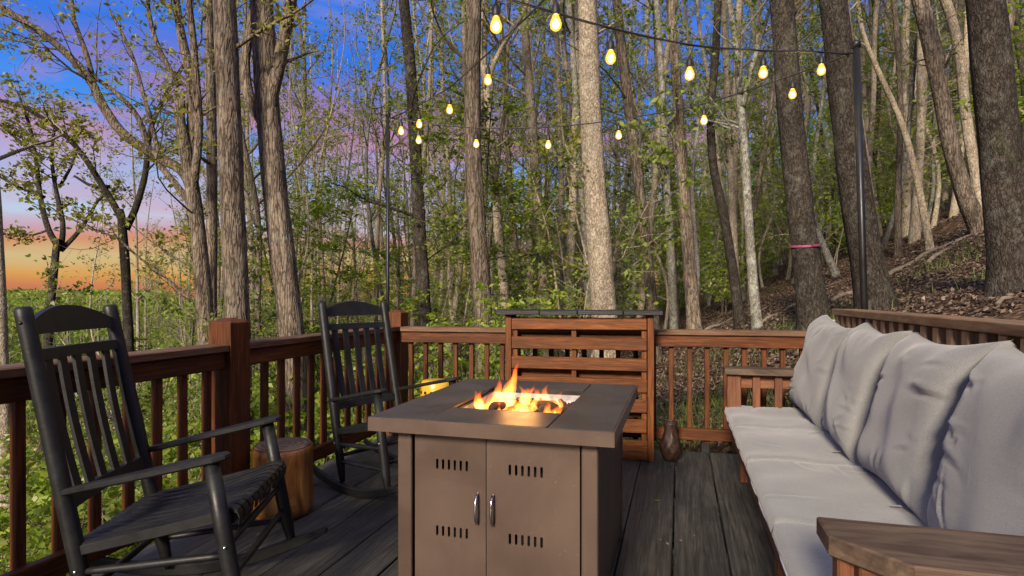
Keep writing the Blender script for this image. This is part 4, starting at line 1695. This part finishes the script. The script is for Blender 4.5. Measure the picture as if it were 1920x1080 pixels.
H('beech_tree', 'pale straight trunk standing against the dark S-curved trunk', 11.3, [(1358, -60), (1364, 120), (1370, 280), (1376, 430), (1384, 610)], 13, 16, 'bark_pale', seed=19, hires=False, leafm='leaf_green')
H('maple_tree', 'lichen grey trunk with a forked top whose foot shows above the railing', 8.9, [(1388, 170), (1398, 280), (1404, 400), (1412, 520), (1421, 622)], 15, 20, 'bark_grey',
  [([(1388, 175), (1376, 100), (1360, 30), (1345, -50)], 12, 8), ([(1392, 200), (1410, 130), (1432, 60), (1452, 0)], 11, 6)], seed=20, top=.3, leafm='leaf_green')
H('pine_tree', 'dark thick trunk with a thin pink ribbon tied around it', 7.3, [(1447, -140), (1460, 0), (1474, 170), (1490, 330), (1504, 450), (1522, 585)], 40, 54, 'bark_dark', seed=21, ribbon=462, autolimb=3, leafm='leaf_green', limb_z=4)
H('pine_tree', 'dark thick trunk standing directly behind the tall light pole', 6.4, [(1540, -140), (1556, 0), (1574, 150), (1592, 300), (1612, 430), (1642, 588)], 46, 62, 'bark_dark', seed=22, autolimb=2, leafm='leaf_green', limb_z=4, flare=.35)
H('beech_tree', 'pale trunk showing between the dark trunk and the tall light pole', 9.6, [(1574, -80), (1588, 60), (1604, 200), (1622, 340), (1645, 540)], 25, 28, 'bark_pale', seed=23, leafm='leaf_green')
H('pine_tree', 'widest dark scaly trunk at the picture edge above the bench', 5.3, [(1812, -120), (1832, 0), (1850, 150), (1868, 300), (1884, 420), (1900, 535)], 60, 84, 'bark_dark', seed=24, autolimb=2, leafm='leaf_green', limb_z=4, flare=.3)
H('oak_tree', 'big leaning sunlit trunk on the slope left of the widest trunk', 9.6, [(1712, -60), (1738, 60), (1762, 170), (1784, 280), (1810, 370), (1836, 430)], 25, 34, 'bark_oak',
  [([(1770, 200), (1768, 130), (1752, 60), (1735, 0)], 14, 10)], seed=25, leafm='leaf_green')
H('beech_tree', 'pale crooked trunk between the leaning trunk and the widest trunk', 9.9, [(1745, -50), (1775, 30), (1795, 110), (1806, 210), (1826, 330), (1842, 428)], 17, 20, 'bark_pale', seed=26, leafm='leaf_green')
H('beech_tree', 'slim pale tree bent to the left on the sunlit slope', 10.2, [(1602, -40), (1618, 60), (1650, 140), (1690, 230), (1718, 330), (1742, 455)], 8, 14, 'bark_pale', seed=27, leafm='leaf_green')
H('maple_tree', 'leafy green tree whose branches hang in at the upper picture corner', 6.2, [(1990, -60), (1995, 200), (2000, 480)], 20, 30, 'bark_oak',
  [([(1992, 150), (1960, 80), (1925, 50), (1880, 40)], 8, 3), ([(1993, 260), (1950, 200), (1905, 170)], 7, 3), ([(1994, 350), (1960, 300), (1925, 290)], 6, 3)], seed=28, leafm='leaf_bright', per_m=38, lsize=.045, keep=1, autolimb=2, hires=False)

# ------------------------------------------------------------------ the wood behind: individual trees copied from a few kinds
def wood_tree(seed, h, r0, c0, per_m, lsize, leafm, bk, keep=.8, nl=16, dens=.9, low=8, forks=0, bend=.5):
    r = np.random.RandomState(seed)
    root = thing('woodland_tree', '', 'tree')
    n = 9
    P = np.zeros((n, 3))
    P[:, 2] = np.linspace(-.4, h, n)
    off = np.cumsum(r.normal(0, bend * .35, (n, 2)), axis=0)
    P[:, :2] = off - off[0]
    sm_ = np.array(catmull(P, 5))
    Q, q = resample(sm_, .45)
    rad = r0 * (1 - .82 * q) * (1 + .35 * np.exp(-np.clip(Q[:, 2], 0, 9) / .3))
    tb = TB()
    tb.tube(Q, rad, 10, True, wob_bark(seed, .05))
    tips = []
    def limb(u_, L, elev, rr, lv=2):
        i = int(u_ * (len(Q) - 2))
        a = r.uniform(0, 6.28)
        d = np.array([math.cos(a), math.sin(a), elev])
        b = grow_branch(r, Q[i], d, L, 7, .4, .3)
        tb.tube(b, np.linspace(rr, rr * .2, len(b)), 5, False)
        branch_out(r, tb, tips, b, rr, 1, lv, dens, .85)
        tips.append(b)
    for k in range(nl):
        u_ = r.uniform(c0, .97)
        limb(u_, h * r.uniform(.09, .19) * (1.25 - .7 * u_), r.uniform(.35, 1.1), rad[int(u_ * (len(Q) - 2))] * r.uniform(.35, .6))
    for k in range(low):
        limb(r.uniform(.10, c0), r.uniform(.5, 1.5), r.uniform(-.05, .6), .009, 1)
    for k in range(forks):
        i = int(r.uniform(.35, .55) * (len(Q) - 2))
        a = r.uniform(0, 6.28)
        b = grow_branch(r, Q[i], np.array([math.cos(a) * .5, math.sin(a) * .5, 1.2]), h * .45, 9, .5, .15)
        tb.tube(b, np.linspace(rad[i] * .75, rad[i] * .15, len(b)), 8, False)
        branch_out(r, tb, tips, b, rad[i] * .5, 1, 2, dens * .7, .6)
    part('trunk', tb.mesh('trunk', M[bk]), root)
    part('crown', leaves_mesh(r, tips, per_m, lsize, M[leafm], .14, keep=keep), root)
    return root


def sapling(seed, h, nst, per_m, lsize, leafm, bk, flat=.4, horiz=False, spread=.5):
    r = np.random.RandomState(seed)
    root = thing('sapling', '', 'sapling')
    tb = TB()
    tips = []
    for k in range(nst):
        a = r.uniform(0, 6.28)
        d = np.array([math.cos(a) * spread * r.uniform(.2, 1), math.sin(a) * spread * r.uniform(.2, 1), 1.5])
        hh = h * r.uniform(.65, 1.0)
        b = grow_branch(r, (r.uniform(-.15, .15), r.uniform(-.15, .15), -.2), d, hh, 8, .35, .18)
        r0 = .006 * hh + .004
        tb.tube(b, np.linspace(r0, .003, len(b)), 6, False)
        if horiz:
            for j in range(int(6 * hh)):
                u_ = r.uniform(.15, 1) * (len(b) - 1)
                i = int(min(len(b) - 2, u_))
                a2 = r.uniform(0, 6.28)
                L = hh * r.uniform(.14, .34) * (1.15 - .6 * u_ / len(b))
                c = grow_branch(r, b[i] + (b[i + 1] - b[i]) * (u_ - i), (math.cos(a2), math.sin(a2), r.uniform(-.12, .25)), L, 5, -.02, .16)
                tb.tube(c, np.linspace(.006, .002, len(c)), 4, False)
                tips.append(c)
                branch_out(r, tb, tips, c, .004, 1, 1, .8, .8)
        else:
            branch_out(r, tb, tips, b, r0, 1, 2, 1.0, .75)
        tips.append(b)
    part('stem', tb.mesh('stem', M[bk]), root)
    part('crown', leaves_mesh(r, tips, per_m, lsize, M[leafm], .07 if horiz else .10, flat=flat), root)
    return root


KINDS = [
    (wood_tree(201, 17, .085, .42, 6, .036, 'leaf_olive', 'bark_oak', nl=16), 'slender brown trunk with olive buds deep in the crowded woods', 'slender brown trees deep in the woods'),
    (wood_tree(202, 19, .095, .45, 7, .036, 'leaf_green', 'bark_pale', nl=16, low=14), 'slender pale trunk with green sprays deep in the crowded woods', 'slender pale trees deep in the woods'),
    (wood_tree(203, 14, .06, .38, 9, .036, 'leaf_bright', 'bark_grey', nl=14, low=16, bend=.8), 'thin grey trunk with bright young leaves deep in the crowded woods', 'thin grey trees deep in the woods'),
    (wood_tree(204, 18, .09, .40, 6, .036, 'leaf_olive', 'bark_dark', nl=14, forks=1), 'slender dark forked trunk deep in the crowded woods', 'slender dark forked trees deep in the woods'),
    (wood_tree(205, 13, .045, .35, 9, .036, 'leaf_green', 'bark_pale', nl=14, low=18, bend=.9), 'very thin pale pole-like tree deep in the crowded woods', 'very thin pale trees deep in the woods'),
    (wood_tree(206, 16, .075, .36, 9, .036, 'leaf_bright', 'bark_oak', nl=18, low=14), 'slender brown trunk with yellow green leaves deep in the crowded woods', 'slender yellow green trees deep in the woods'),
]
SAPS = [
    (sapling(301, 3.2, 5, 22, .037, 'leaf_bright', 'bark_oak'), 'bright yellow green leafy bush in the undergrowth beyond the railing', 'bright leafy bushes in the undergrowth'),
    (sapling(302, 4.6, 3, 20, .036, 'leaf_green', 'bark_pale'), 'tall mid green leafy sapling in the undergrowth beyond the railing', 'tall mid green saplings in the undergrowth'),
    (sapling(303, 5.4, 1, 26, .036, 'leaf_green', 'bark_grey', 1.5, True), 'young tree with flat layered green sprays in the undergrowth', 'young trees with layered sprays in the undergrowth'),
    (sapling(304, 2.2, 7, 22, .036, 'leaf_bright', 'bark_oak', spread=.9), 'low spreading bright green bush on the forest floor', 'low spreading bushes on the forest floor'),
    (sapling(305, 5.0, 2, 14, .032, 'leaf_olive', 'bark_pale'), 'thin twiggy olive sapling in the undergrowth beyond the railing', 'twiggy olive saplings in the undergrowth'),
    (sapling(306, 6.4, 1, 27, .036, 'leaf_bright', 'bark_oak', 1.5, True), 'tall young tree with layered yellow green sprays in the undergrowth', 'tall young trees with yellow green sprays'),
]
used = set()


def plant(kinds, k, x, y, s, rz, lean=(0, 0), z=None):
    proto, label, grp = kinds[k]
    o = proto if id(proto) not in used else copy_tree(proto)
    used.add(id(proto))
    o.location = (x, y, g1(x, y) - .05 if z is None else z)
    o.rotation_euler = (lean[0], lean[1], rz)
    o.scale = (s, s, s)
    tag(o, label, None, grp)
    return o


rw = random.Random(77)
taken = []


def free(x, y, d):
    for (a, b) in taken:
        if (a - x) ** 2 + (b - y) ** 2 < d * d:
            return False
    taken.append((x, y))
    return True


def in_view_col(px):
    return (px - 960) / FPX


# trees
cnt = 0
tries = 0
while cnt < 240 and tries < 6000:
    tries += 1
    px = rw.uniform(180, 2050)
    Y = 11.5 + 34 * rw.random() ** 1.0
    x = in_view_col(px) * Y
    if px < 420 and Y < 15:
        continue
    if px < 330 and rw.random() < .55:
        continue
    if not free(x, Y, .75 + .012 * Y):
        continue
    k = rw.choice((0, 1, 1, 2, 2, 3, 4, 4, 5))
    plant(KINDS, k, x, Y, rw.uniform(.75, 1.2), rw.uniform(0, 6.28), (rw.uniform(-.04, .04), rw.uniform(-.10, .03)))
    cnt += 1
# saplings and bushes
cnt = 0
tries = 0
while cnt < 160 and tries < 9000:
    tries += 1
    px = rw.uniform(-120, 2050)
    Y = 9.5 + 26 * rw.random() ** 1.1
    x = in_view_col(px) * Y
    gz = g1(x, Y)
    ztop_allowed = EYE + (HY - (545 if px < 225 else 250)) / FPX * Y
    if 1150 < px < 1960 and Y < 13:
        if px > 1420 or rw.random() < .8:
            continue
    if px < 60 and Y < 8.5:
        continue
    if not free(x, Y, .6):
        continue
    k = rw.choice((0, 0, 1, 2, 3, 4, 4, 5, 5, 0)) if px > 225 else rw.choice((0, 1, 3, 0, 4))
    hk = (3.2, 4.6, 5.4, 2.2, 5.0, 6.4)[k]
    s = rw.uniform(.75, 1.35)
    if px < 225:
        s = max(.5, (ztop_allowed - gz) / hk * rw.uniform(.7, 1.0))
        if s > 2.6:
            continue
    plant(SAPS, k, x, Y, s, rw.uniform(0, 6.28))
    cnt += 1
# layered sprays of young leaves further back between the trunks
cnt = 0
while cnt < 34:
    px = rw.uniform(250, 2000)
    Y = rw.uniform(13, 38)
    x = in_view_col(px) * Y
    if 1400 < px and Y < 17:
        continue
    if not free(x, Y, .4):
        continue
    plant(SAPS, rw.choice((2, 5, 5, 1)), x, Y, rw.uniform(.9, 1.7), rw.uniform(0, 6.28))
    cnt += 1
cnt = 0
while cnt < 150:
    px = rw.uniform(430, 1960)
    Y = rw.uniform(13, 38)
    x = in_view_col(px) * Y
    if not free(x, Y, .5):
        continue
    plant(KINDS, rw.choice((4, 4, 4, 1, 2)), x, Y, rw.uniform(.75, 1.15), rw.uniform(0, 6.28), (rw.uniform(-.05, .05), rw.uniform(-.13, .04)))
    cnt += 1
# unseen trees added behind the camera so their thin crowns filter the low sun
for (x, y, k, s_) in ((.6, -15, 5, 1.05), (3.0, -14.5, 2, 1.2), (5.6, -16, 5, 1.1), (1.9, -18.5, 5, 1.15), (4.4, -12, 2, 1.15), (7.5, -13, 5, 1.1), (2.6, -11.5, 4, 1.2), (-4.9, -14, 2, 1.15)):
    o = plant(KINDS, k, x, y, s_, rw.uniform(0, 6.28))
    o['label'] = 'unseen woodland tree added behind the camera to shade the deck'
    o['group'] = 'unseen trees added for shade'
# bushes close under the left railing, seen between the balusters
for (px, Y, k, s) in ((60, 5.2, 0, .9), (-40, 4.6, 3, 1.2), (180, 5.6, 0, 1.0), (300, 5.9, 3, 1.3), (350, 6.6, 1, .8), (520, 7.0, 0, .9), (600, 7.4, 3, 1.2), (660, 8.0, 0, 1.0), (150, 4.4, 3, 1.0), (20, 3.6, 0, .8),
                      (480, 6.2, 3, 1.0), (250, 4.9, 0, .8), (830, 7.4, 3, 1.0), (940, 8.0, 0, .9), (700, 6.6, 3, .9)):
    x = in_view_col(px) * Y
    plant(SAPS, k, x, Y, s, rw.uniform(0, 6.28))
for lst in (KINDS, SAPS):
    for proto, label, grp in lst:
        if id(proto) not in used:
            plant(lst, [p[0] for p in lst].index(proto), 3.0, 24.0, 1.0, 0)


# the far wood that closes the view: too dense and far to count
def far_woods():
    r = np.random.RandomState(9)
    tb = TB()
    lp = []
    for k in range(620):
        px = r.uniform(-260, 2180)
        Y = r.uniform(46, 120)
        x = (px - 960) / FPX * Y
        z = g1(x, Y)
        h = r.uniform(12, 19)
        if px < 260:
            zt = EYE + (HY - r.uniform(540, 575)) / FPX * Y
            h = zt - z
            if h < 2:
                continue
            h = min(h, 30)
        p = np.array([[x, Y, z - 1], [x + r.normal(0, .4), Y, z + h * .5], [x + r.normal(0, .7), Y, z + h]])
        tb.tube(p, [.16, .11, .02], 4, False)
        n = 210
        q = r.normal(0, 1, (n, 3)) * np.array([1.7, 1.7, h * .26]) + np.array([x, Y, z + h * .52])
        q[:, 2] = np.minimum(q[:, 2], z + h)
        lp.append(q)
    for k in range(420):
        px = r.uniform(-320, 300)
        Y = r.uniform(55, 210)
        x = (px - 960) / FPX * Y
        zt = EYE + (HY - r.uniform(541, 566)) / FPX * Y
        n = 120
        q = np.abs(r.normal(0, 1, (n, 3))) * np.array([2.6, 2.6, 2.4]) * np.sign(r.normal(0, 1, (n, 3)))
        q[:, 2] = -np.abs(q[:, 2])
        lp.append(q + np.array([x, Y, zt]))
        tb.tube([[x, Y, zt - 9], [x, Y, zt - 3], [x + .3, Y, zt - .5]], [.14, .1, .03], 4, False)
    o = part('far_woods', tb.mesh('far_woods', M['bark_pale'], False))
    P = np.concatenate(lp)
    me = leaves_mesh(r, [np.repeat(P[i:i + 1], 2, 0) for i in range(1)], 1, .1, M['leaf_bright'])
    n = len(P)
    nrm = r.normal(0, 1, (n, 3))
    nrm /= np.linalg.norm(nrm, axis=1)[:, None]
    a = np.cross(nrm, r.normal(0, 1, (n, 3)))
    a /= np.linalg.norm(a, axis=1)[:, None]
    b = np.cross(nrm, a)
    s = r.uniform(.10, .26, n)[:, None] * (1 + .006 * np.maximum(0, P[:, 1:2] - 60))
    q = np.stack([P - a * s, P + b * s * .6, P + a * s, P - b * s * .6], 1).reshape(-1, 3)
    me = mesh_quads('foliage', q, np.arange(n * 4).reshape(-1, 4), M['leaf_bright'])
    tag(o, 'distant hazy green wood closing the view behind the nearer trees', 'woods', kind='stuff')
    f = part('foliage', me, o)
    tag(f, kind='stuff')


far_woods()


# ------------------------------------------------------------------ forest floor: dry leaves, grass, fallen branches
def litter():
    r = np.random.RandomState(5)
    n = 200000
    x = r.uniform(.6, 15, n)
    y = r.uniform(4.75, 22, n)
    px = 960 + FPX * x / y
    d = np.hypot(x, y)
    keep = (px > 1120) & (px < 2000) & (r.uniform(0, 1, n) < np.clip(1.5 - d / 16, .12, 1))
    bare = np.sin(x * 1.1 + .5) * np.sin(y * 1.3 + 1.2) > .72
    keep &= ~bare
    x, y = x[keep], y[keep]
    n = len(x)
    z = ground_z(x, y) + r.uniform(.0, .03, n)
    e = .05
    gx = (ground_z(x + e, y) - ground_z(x - e, y)) / (2 * e)
    gy = (ground_z(x, y + e) - ground_z(x, y - e)) / (2 * e)
    nrm = np.stack([-gx, -gy, np.ones(n)], -1) + r.normal(0, .38, (n, 3))
    nrm /= np.linalg.norm(nrm, axis=1)[:, None]
    P = np.stack([x, y, z + .01], -1)
    a = np.cross(nrm, r.normal(0, 1, (n, 3)))
    a /= np.linalg.norm(a, axis=1)[:, None]
    b = np.cross(nrm, a)
    s = r.uniform(.015, .033, n)[:, None]
    curl = nrm * s * r.uniform(.1, .5, n)[:, None]
    q = np.stack([P - a * s + curl, P + b * s * .55, P + a * s + curl, P - b * s * .55], 1).reshape(-1, 3)
    me = mesh_quads('leaf_litter', q, np.arange(n * 4).reshape(-1, 4), M['litter_leaf'])
    tag(part('leaf_litter', me), 'brown dry fallen leaves covering the slope', 'leaf litter', kind='stuff')


litter()


def grass():
    r = np.random.RandomState(15)
    vs = []
    for (cx, cy, sx, sy, n) in ((1.55, 5.5, .35, .3, 700), (1.2, 5.3, .2, .25, 500), (2.0, 5.3, .4, .2, 500), (2.3, 4.9, .3, .15, 260), (4.1, 7.6, .35, .35, 420), (5.2, 6.3, .25, .2, 260), (3.1, 6.3, .5, .3, 260), (6.2, 8.0, .5, .4, 260), (2.6, 7.4, .4, .4, 240), (4.9, 4.3, .2, .2, 160)):
        x = cx + r.normal(0, sx, n)
        y = cy + r.normal(0, sy, n)
        ok = y > 4.75 - .2 * (x - .0) * 0
        x, y = x[ok], y[ok]
        m = len(x)
        z = ground_z(x, y)
        h = r.uniform(.05, .17, m)
        a = r.uniform(0, 6.28, m)
        w_ = r.uniform(.003, .007, m)
        ln_ = r.normal(0, .05, (m, 2))
        p0 = np.stack([x - w_ * np.cos(a), y - w_ * np.sin(a), z - .01], -1)
        p1 = np.stack([x + w_ * np.cos(a), y + w_ * np.sin(a), z - .01], -1)
        p2 = np.stack([x + ln_[:, 0] + w_ * .2, y + ln_[:, 1], z + h], -1)
        p3 = np.stack([x + ln_[:, 0] - w_ * .2, y + ln_[:, 1], z + h], -1)
        vs.append(np.stack([p0, p1, p2, p3], 1).reshape(-1, 3))
    q = np.concatenate(vs)
    me = mesh_quads('grass', q, np.arange(len(q)).reshape(-1, 4), M['grass'])
    tag(part('grass', me), 'sparse green grass tufts on the leafy ground beyond the railing', 'grass', kind='stuff')


grass()
FB = [(1430, 600, 9.0, 1530, 575, 9.4, .03, 'thin fallen branch lying above the end railing'), (1660, 480, 9.2, 1800, 440, 9.8, .04, 'pale fallen log lying across the sunlit slope'),
      (1740, 465, 8.8, 1850, 405, 9.6, .035, 'fallen log leaning up the slope beside the widest trunk'), (1870, 560, 5.0, 1980, 535, 5.2, .02, 'thin pale stick on the ground below the widest trunk'),
      (1320, 590, 10.5, 1420, 560, 11.5, .035, 'fallen branch on the forest floor right of the bar'), (1560, 545, 8.6, 1680, 500, 9.4, .035, 'fallen branch behind the dark trunk on the slope')]
for (ax, ay, aY, bx, by, bY, rr, lab) in FB:
    xa = in_view_col(ax) * aY
    xb = in_view_col(bx) * bY
    A = Vector((xa, aY, g1(xa, aY) + rr * .8))
    Bp = Vector((xb, bY, g1(xb, bY) + rr * .8))
    pts = []
    for k in range(9):
        p = A.lerp(Bp, k / 8)
        p.z = max(p.z, g1(p.x, p.y) + rr * .7) + .02 * math.sin(k * 1.7)
        p.y += .03 * math.sin(k * 2.1)
        pts.append(p - A)
    tb = TB()
    tb.tube(pts, np.linspace(rr, rr * .4, 9), 8)
    tag(part('fallen_branch', tb.mesh('fallen_branch', M['lichen_rock']), None, A), lab, 'branch', 'fallen branches on the slope')

# small leaves blown onto the deck
for k, (px, py, m_, lab) in enumerate(((1232, 940, 'leaf_bright', 'small green leaf lying on the dark deck right of the fire table'), (1252, 1021, 'litter_leaf', 'tiny brown leaf on the deck between bench and fire table'),
                                       (1276, 1015, 'litter_leaf', 'pale curled leaf scrap on the deck near the bench'), (1170, 955, 'litter_leaf', 'dry leaf scrap at the foot of the fire table'))):
    Y = FPX * EYE / (py - HY)
    x = in_view_col(px) * Y
    s = .022 if k == 0 else .014
    me = mesh('leaf', [(-s, 0, 0.002), (-.3 * s, .5 * s, .004), (.4 * s, .45 * s, .007), (s, 0, .003), (.4 * s, -.45 * s, .004), (-.3 * s, -.5 * s, .002), (0, 0, .006)],
              [(0, 6, 1), (1, 6, 2), (2, 6, 3), (3, 6, 4), (4, 6, 5), (5, 6, 0)], M[m_])
    tag(part('leaf', me, None, (x, Y, .002), (0, 0, rw.uniform(0, 6))), lab, 'leaf', 'leaves on the deck')

for k in range(16):
    s_ = .011 * rw.uniform(.6, 1.3)
    me = mesh('leaf', [(-s_, 0, .002), (-.2 * s_, .5 * s_, .004), (s_, 0, .005), (-.2 * s_, -.5 * s_, .002), (0, 0, .005)], [(0, 4, 1), (1, 4, 2), (2, 4, 3), (3, 4, 0)], M['litter_leaf'])
    p = W(rw.uniform(1.6, 4.2), rw.choice((rw.uniform(-2.0, -1.2), rw.uniform(-.15, .25))), .003)
    tag(part('leaf', me, None, p, (0, 0, rw.uniform(0, 6))), 'tiny dry leaf scrap lying on the dark deck boards', 'leaf', 'dry leaf scraps on the deck')
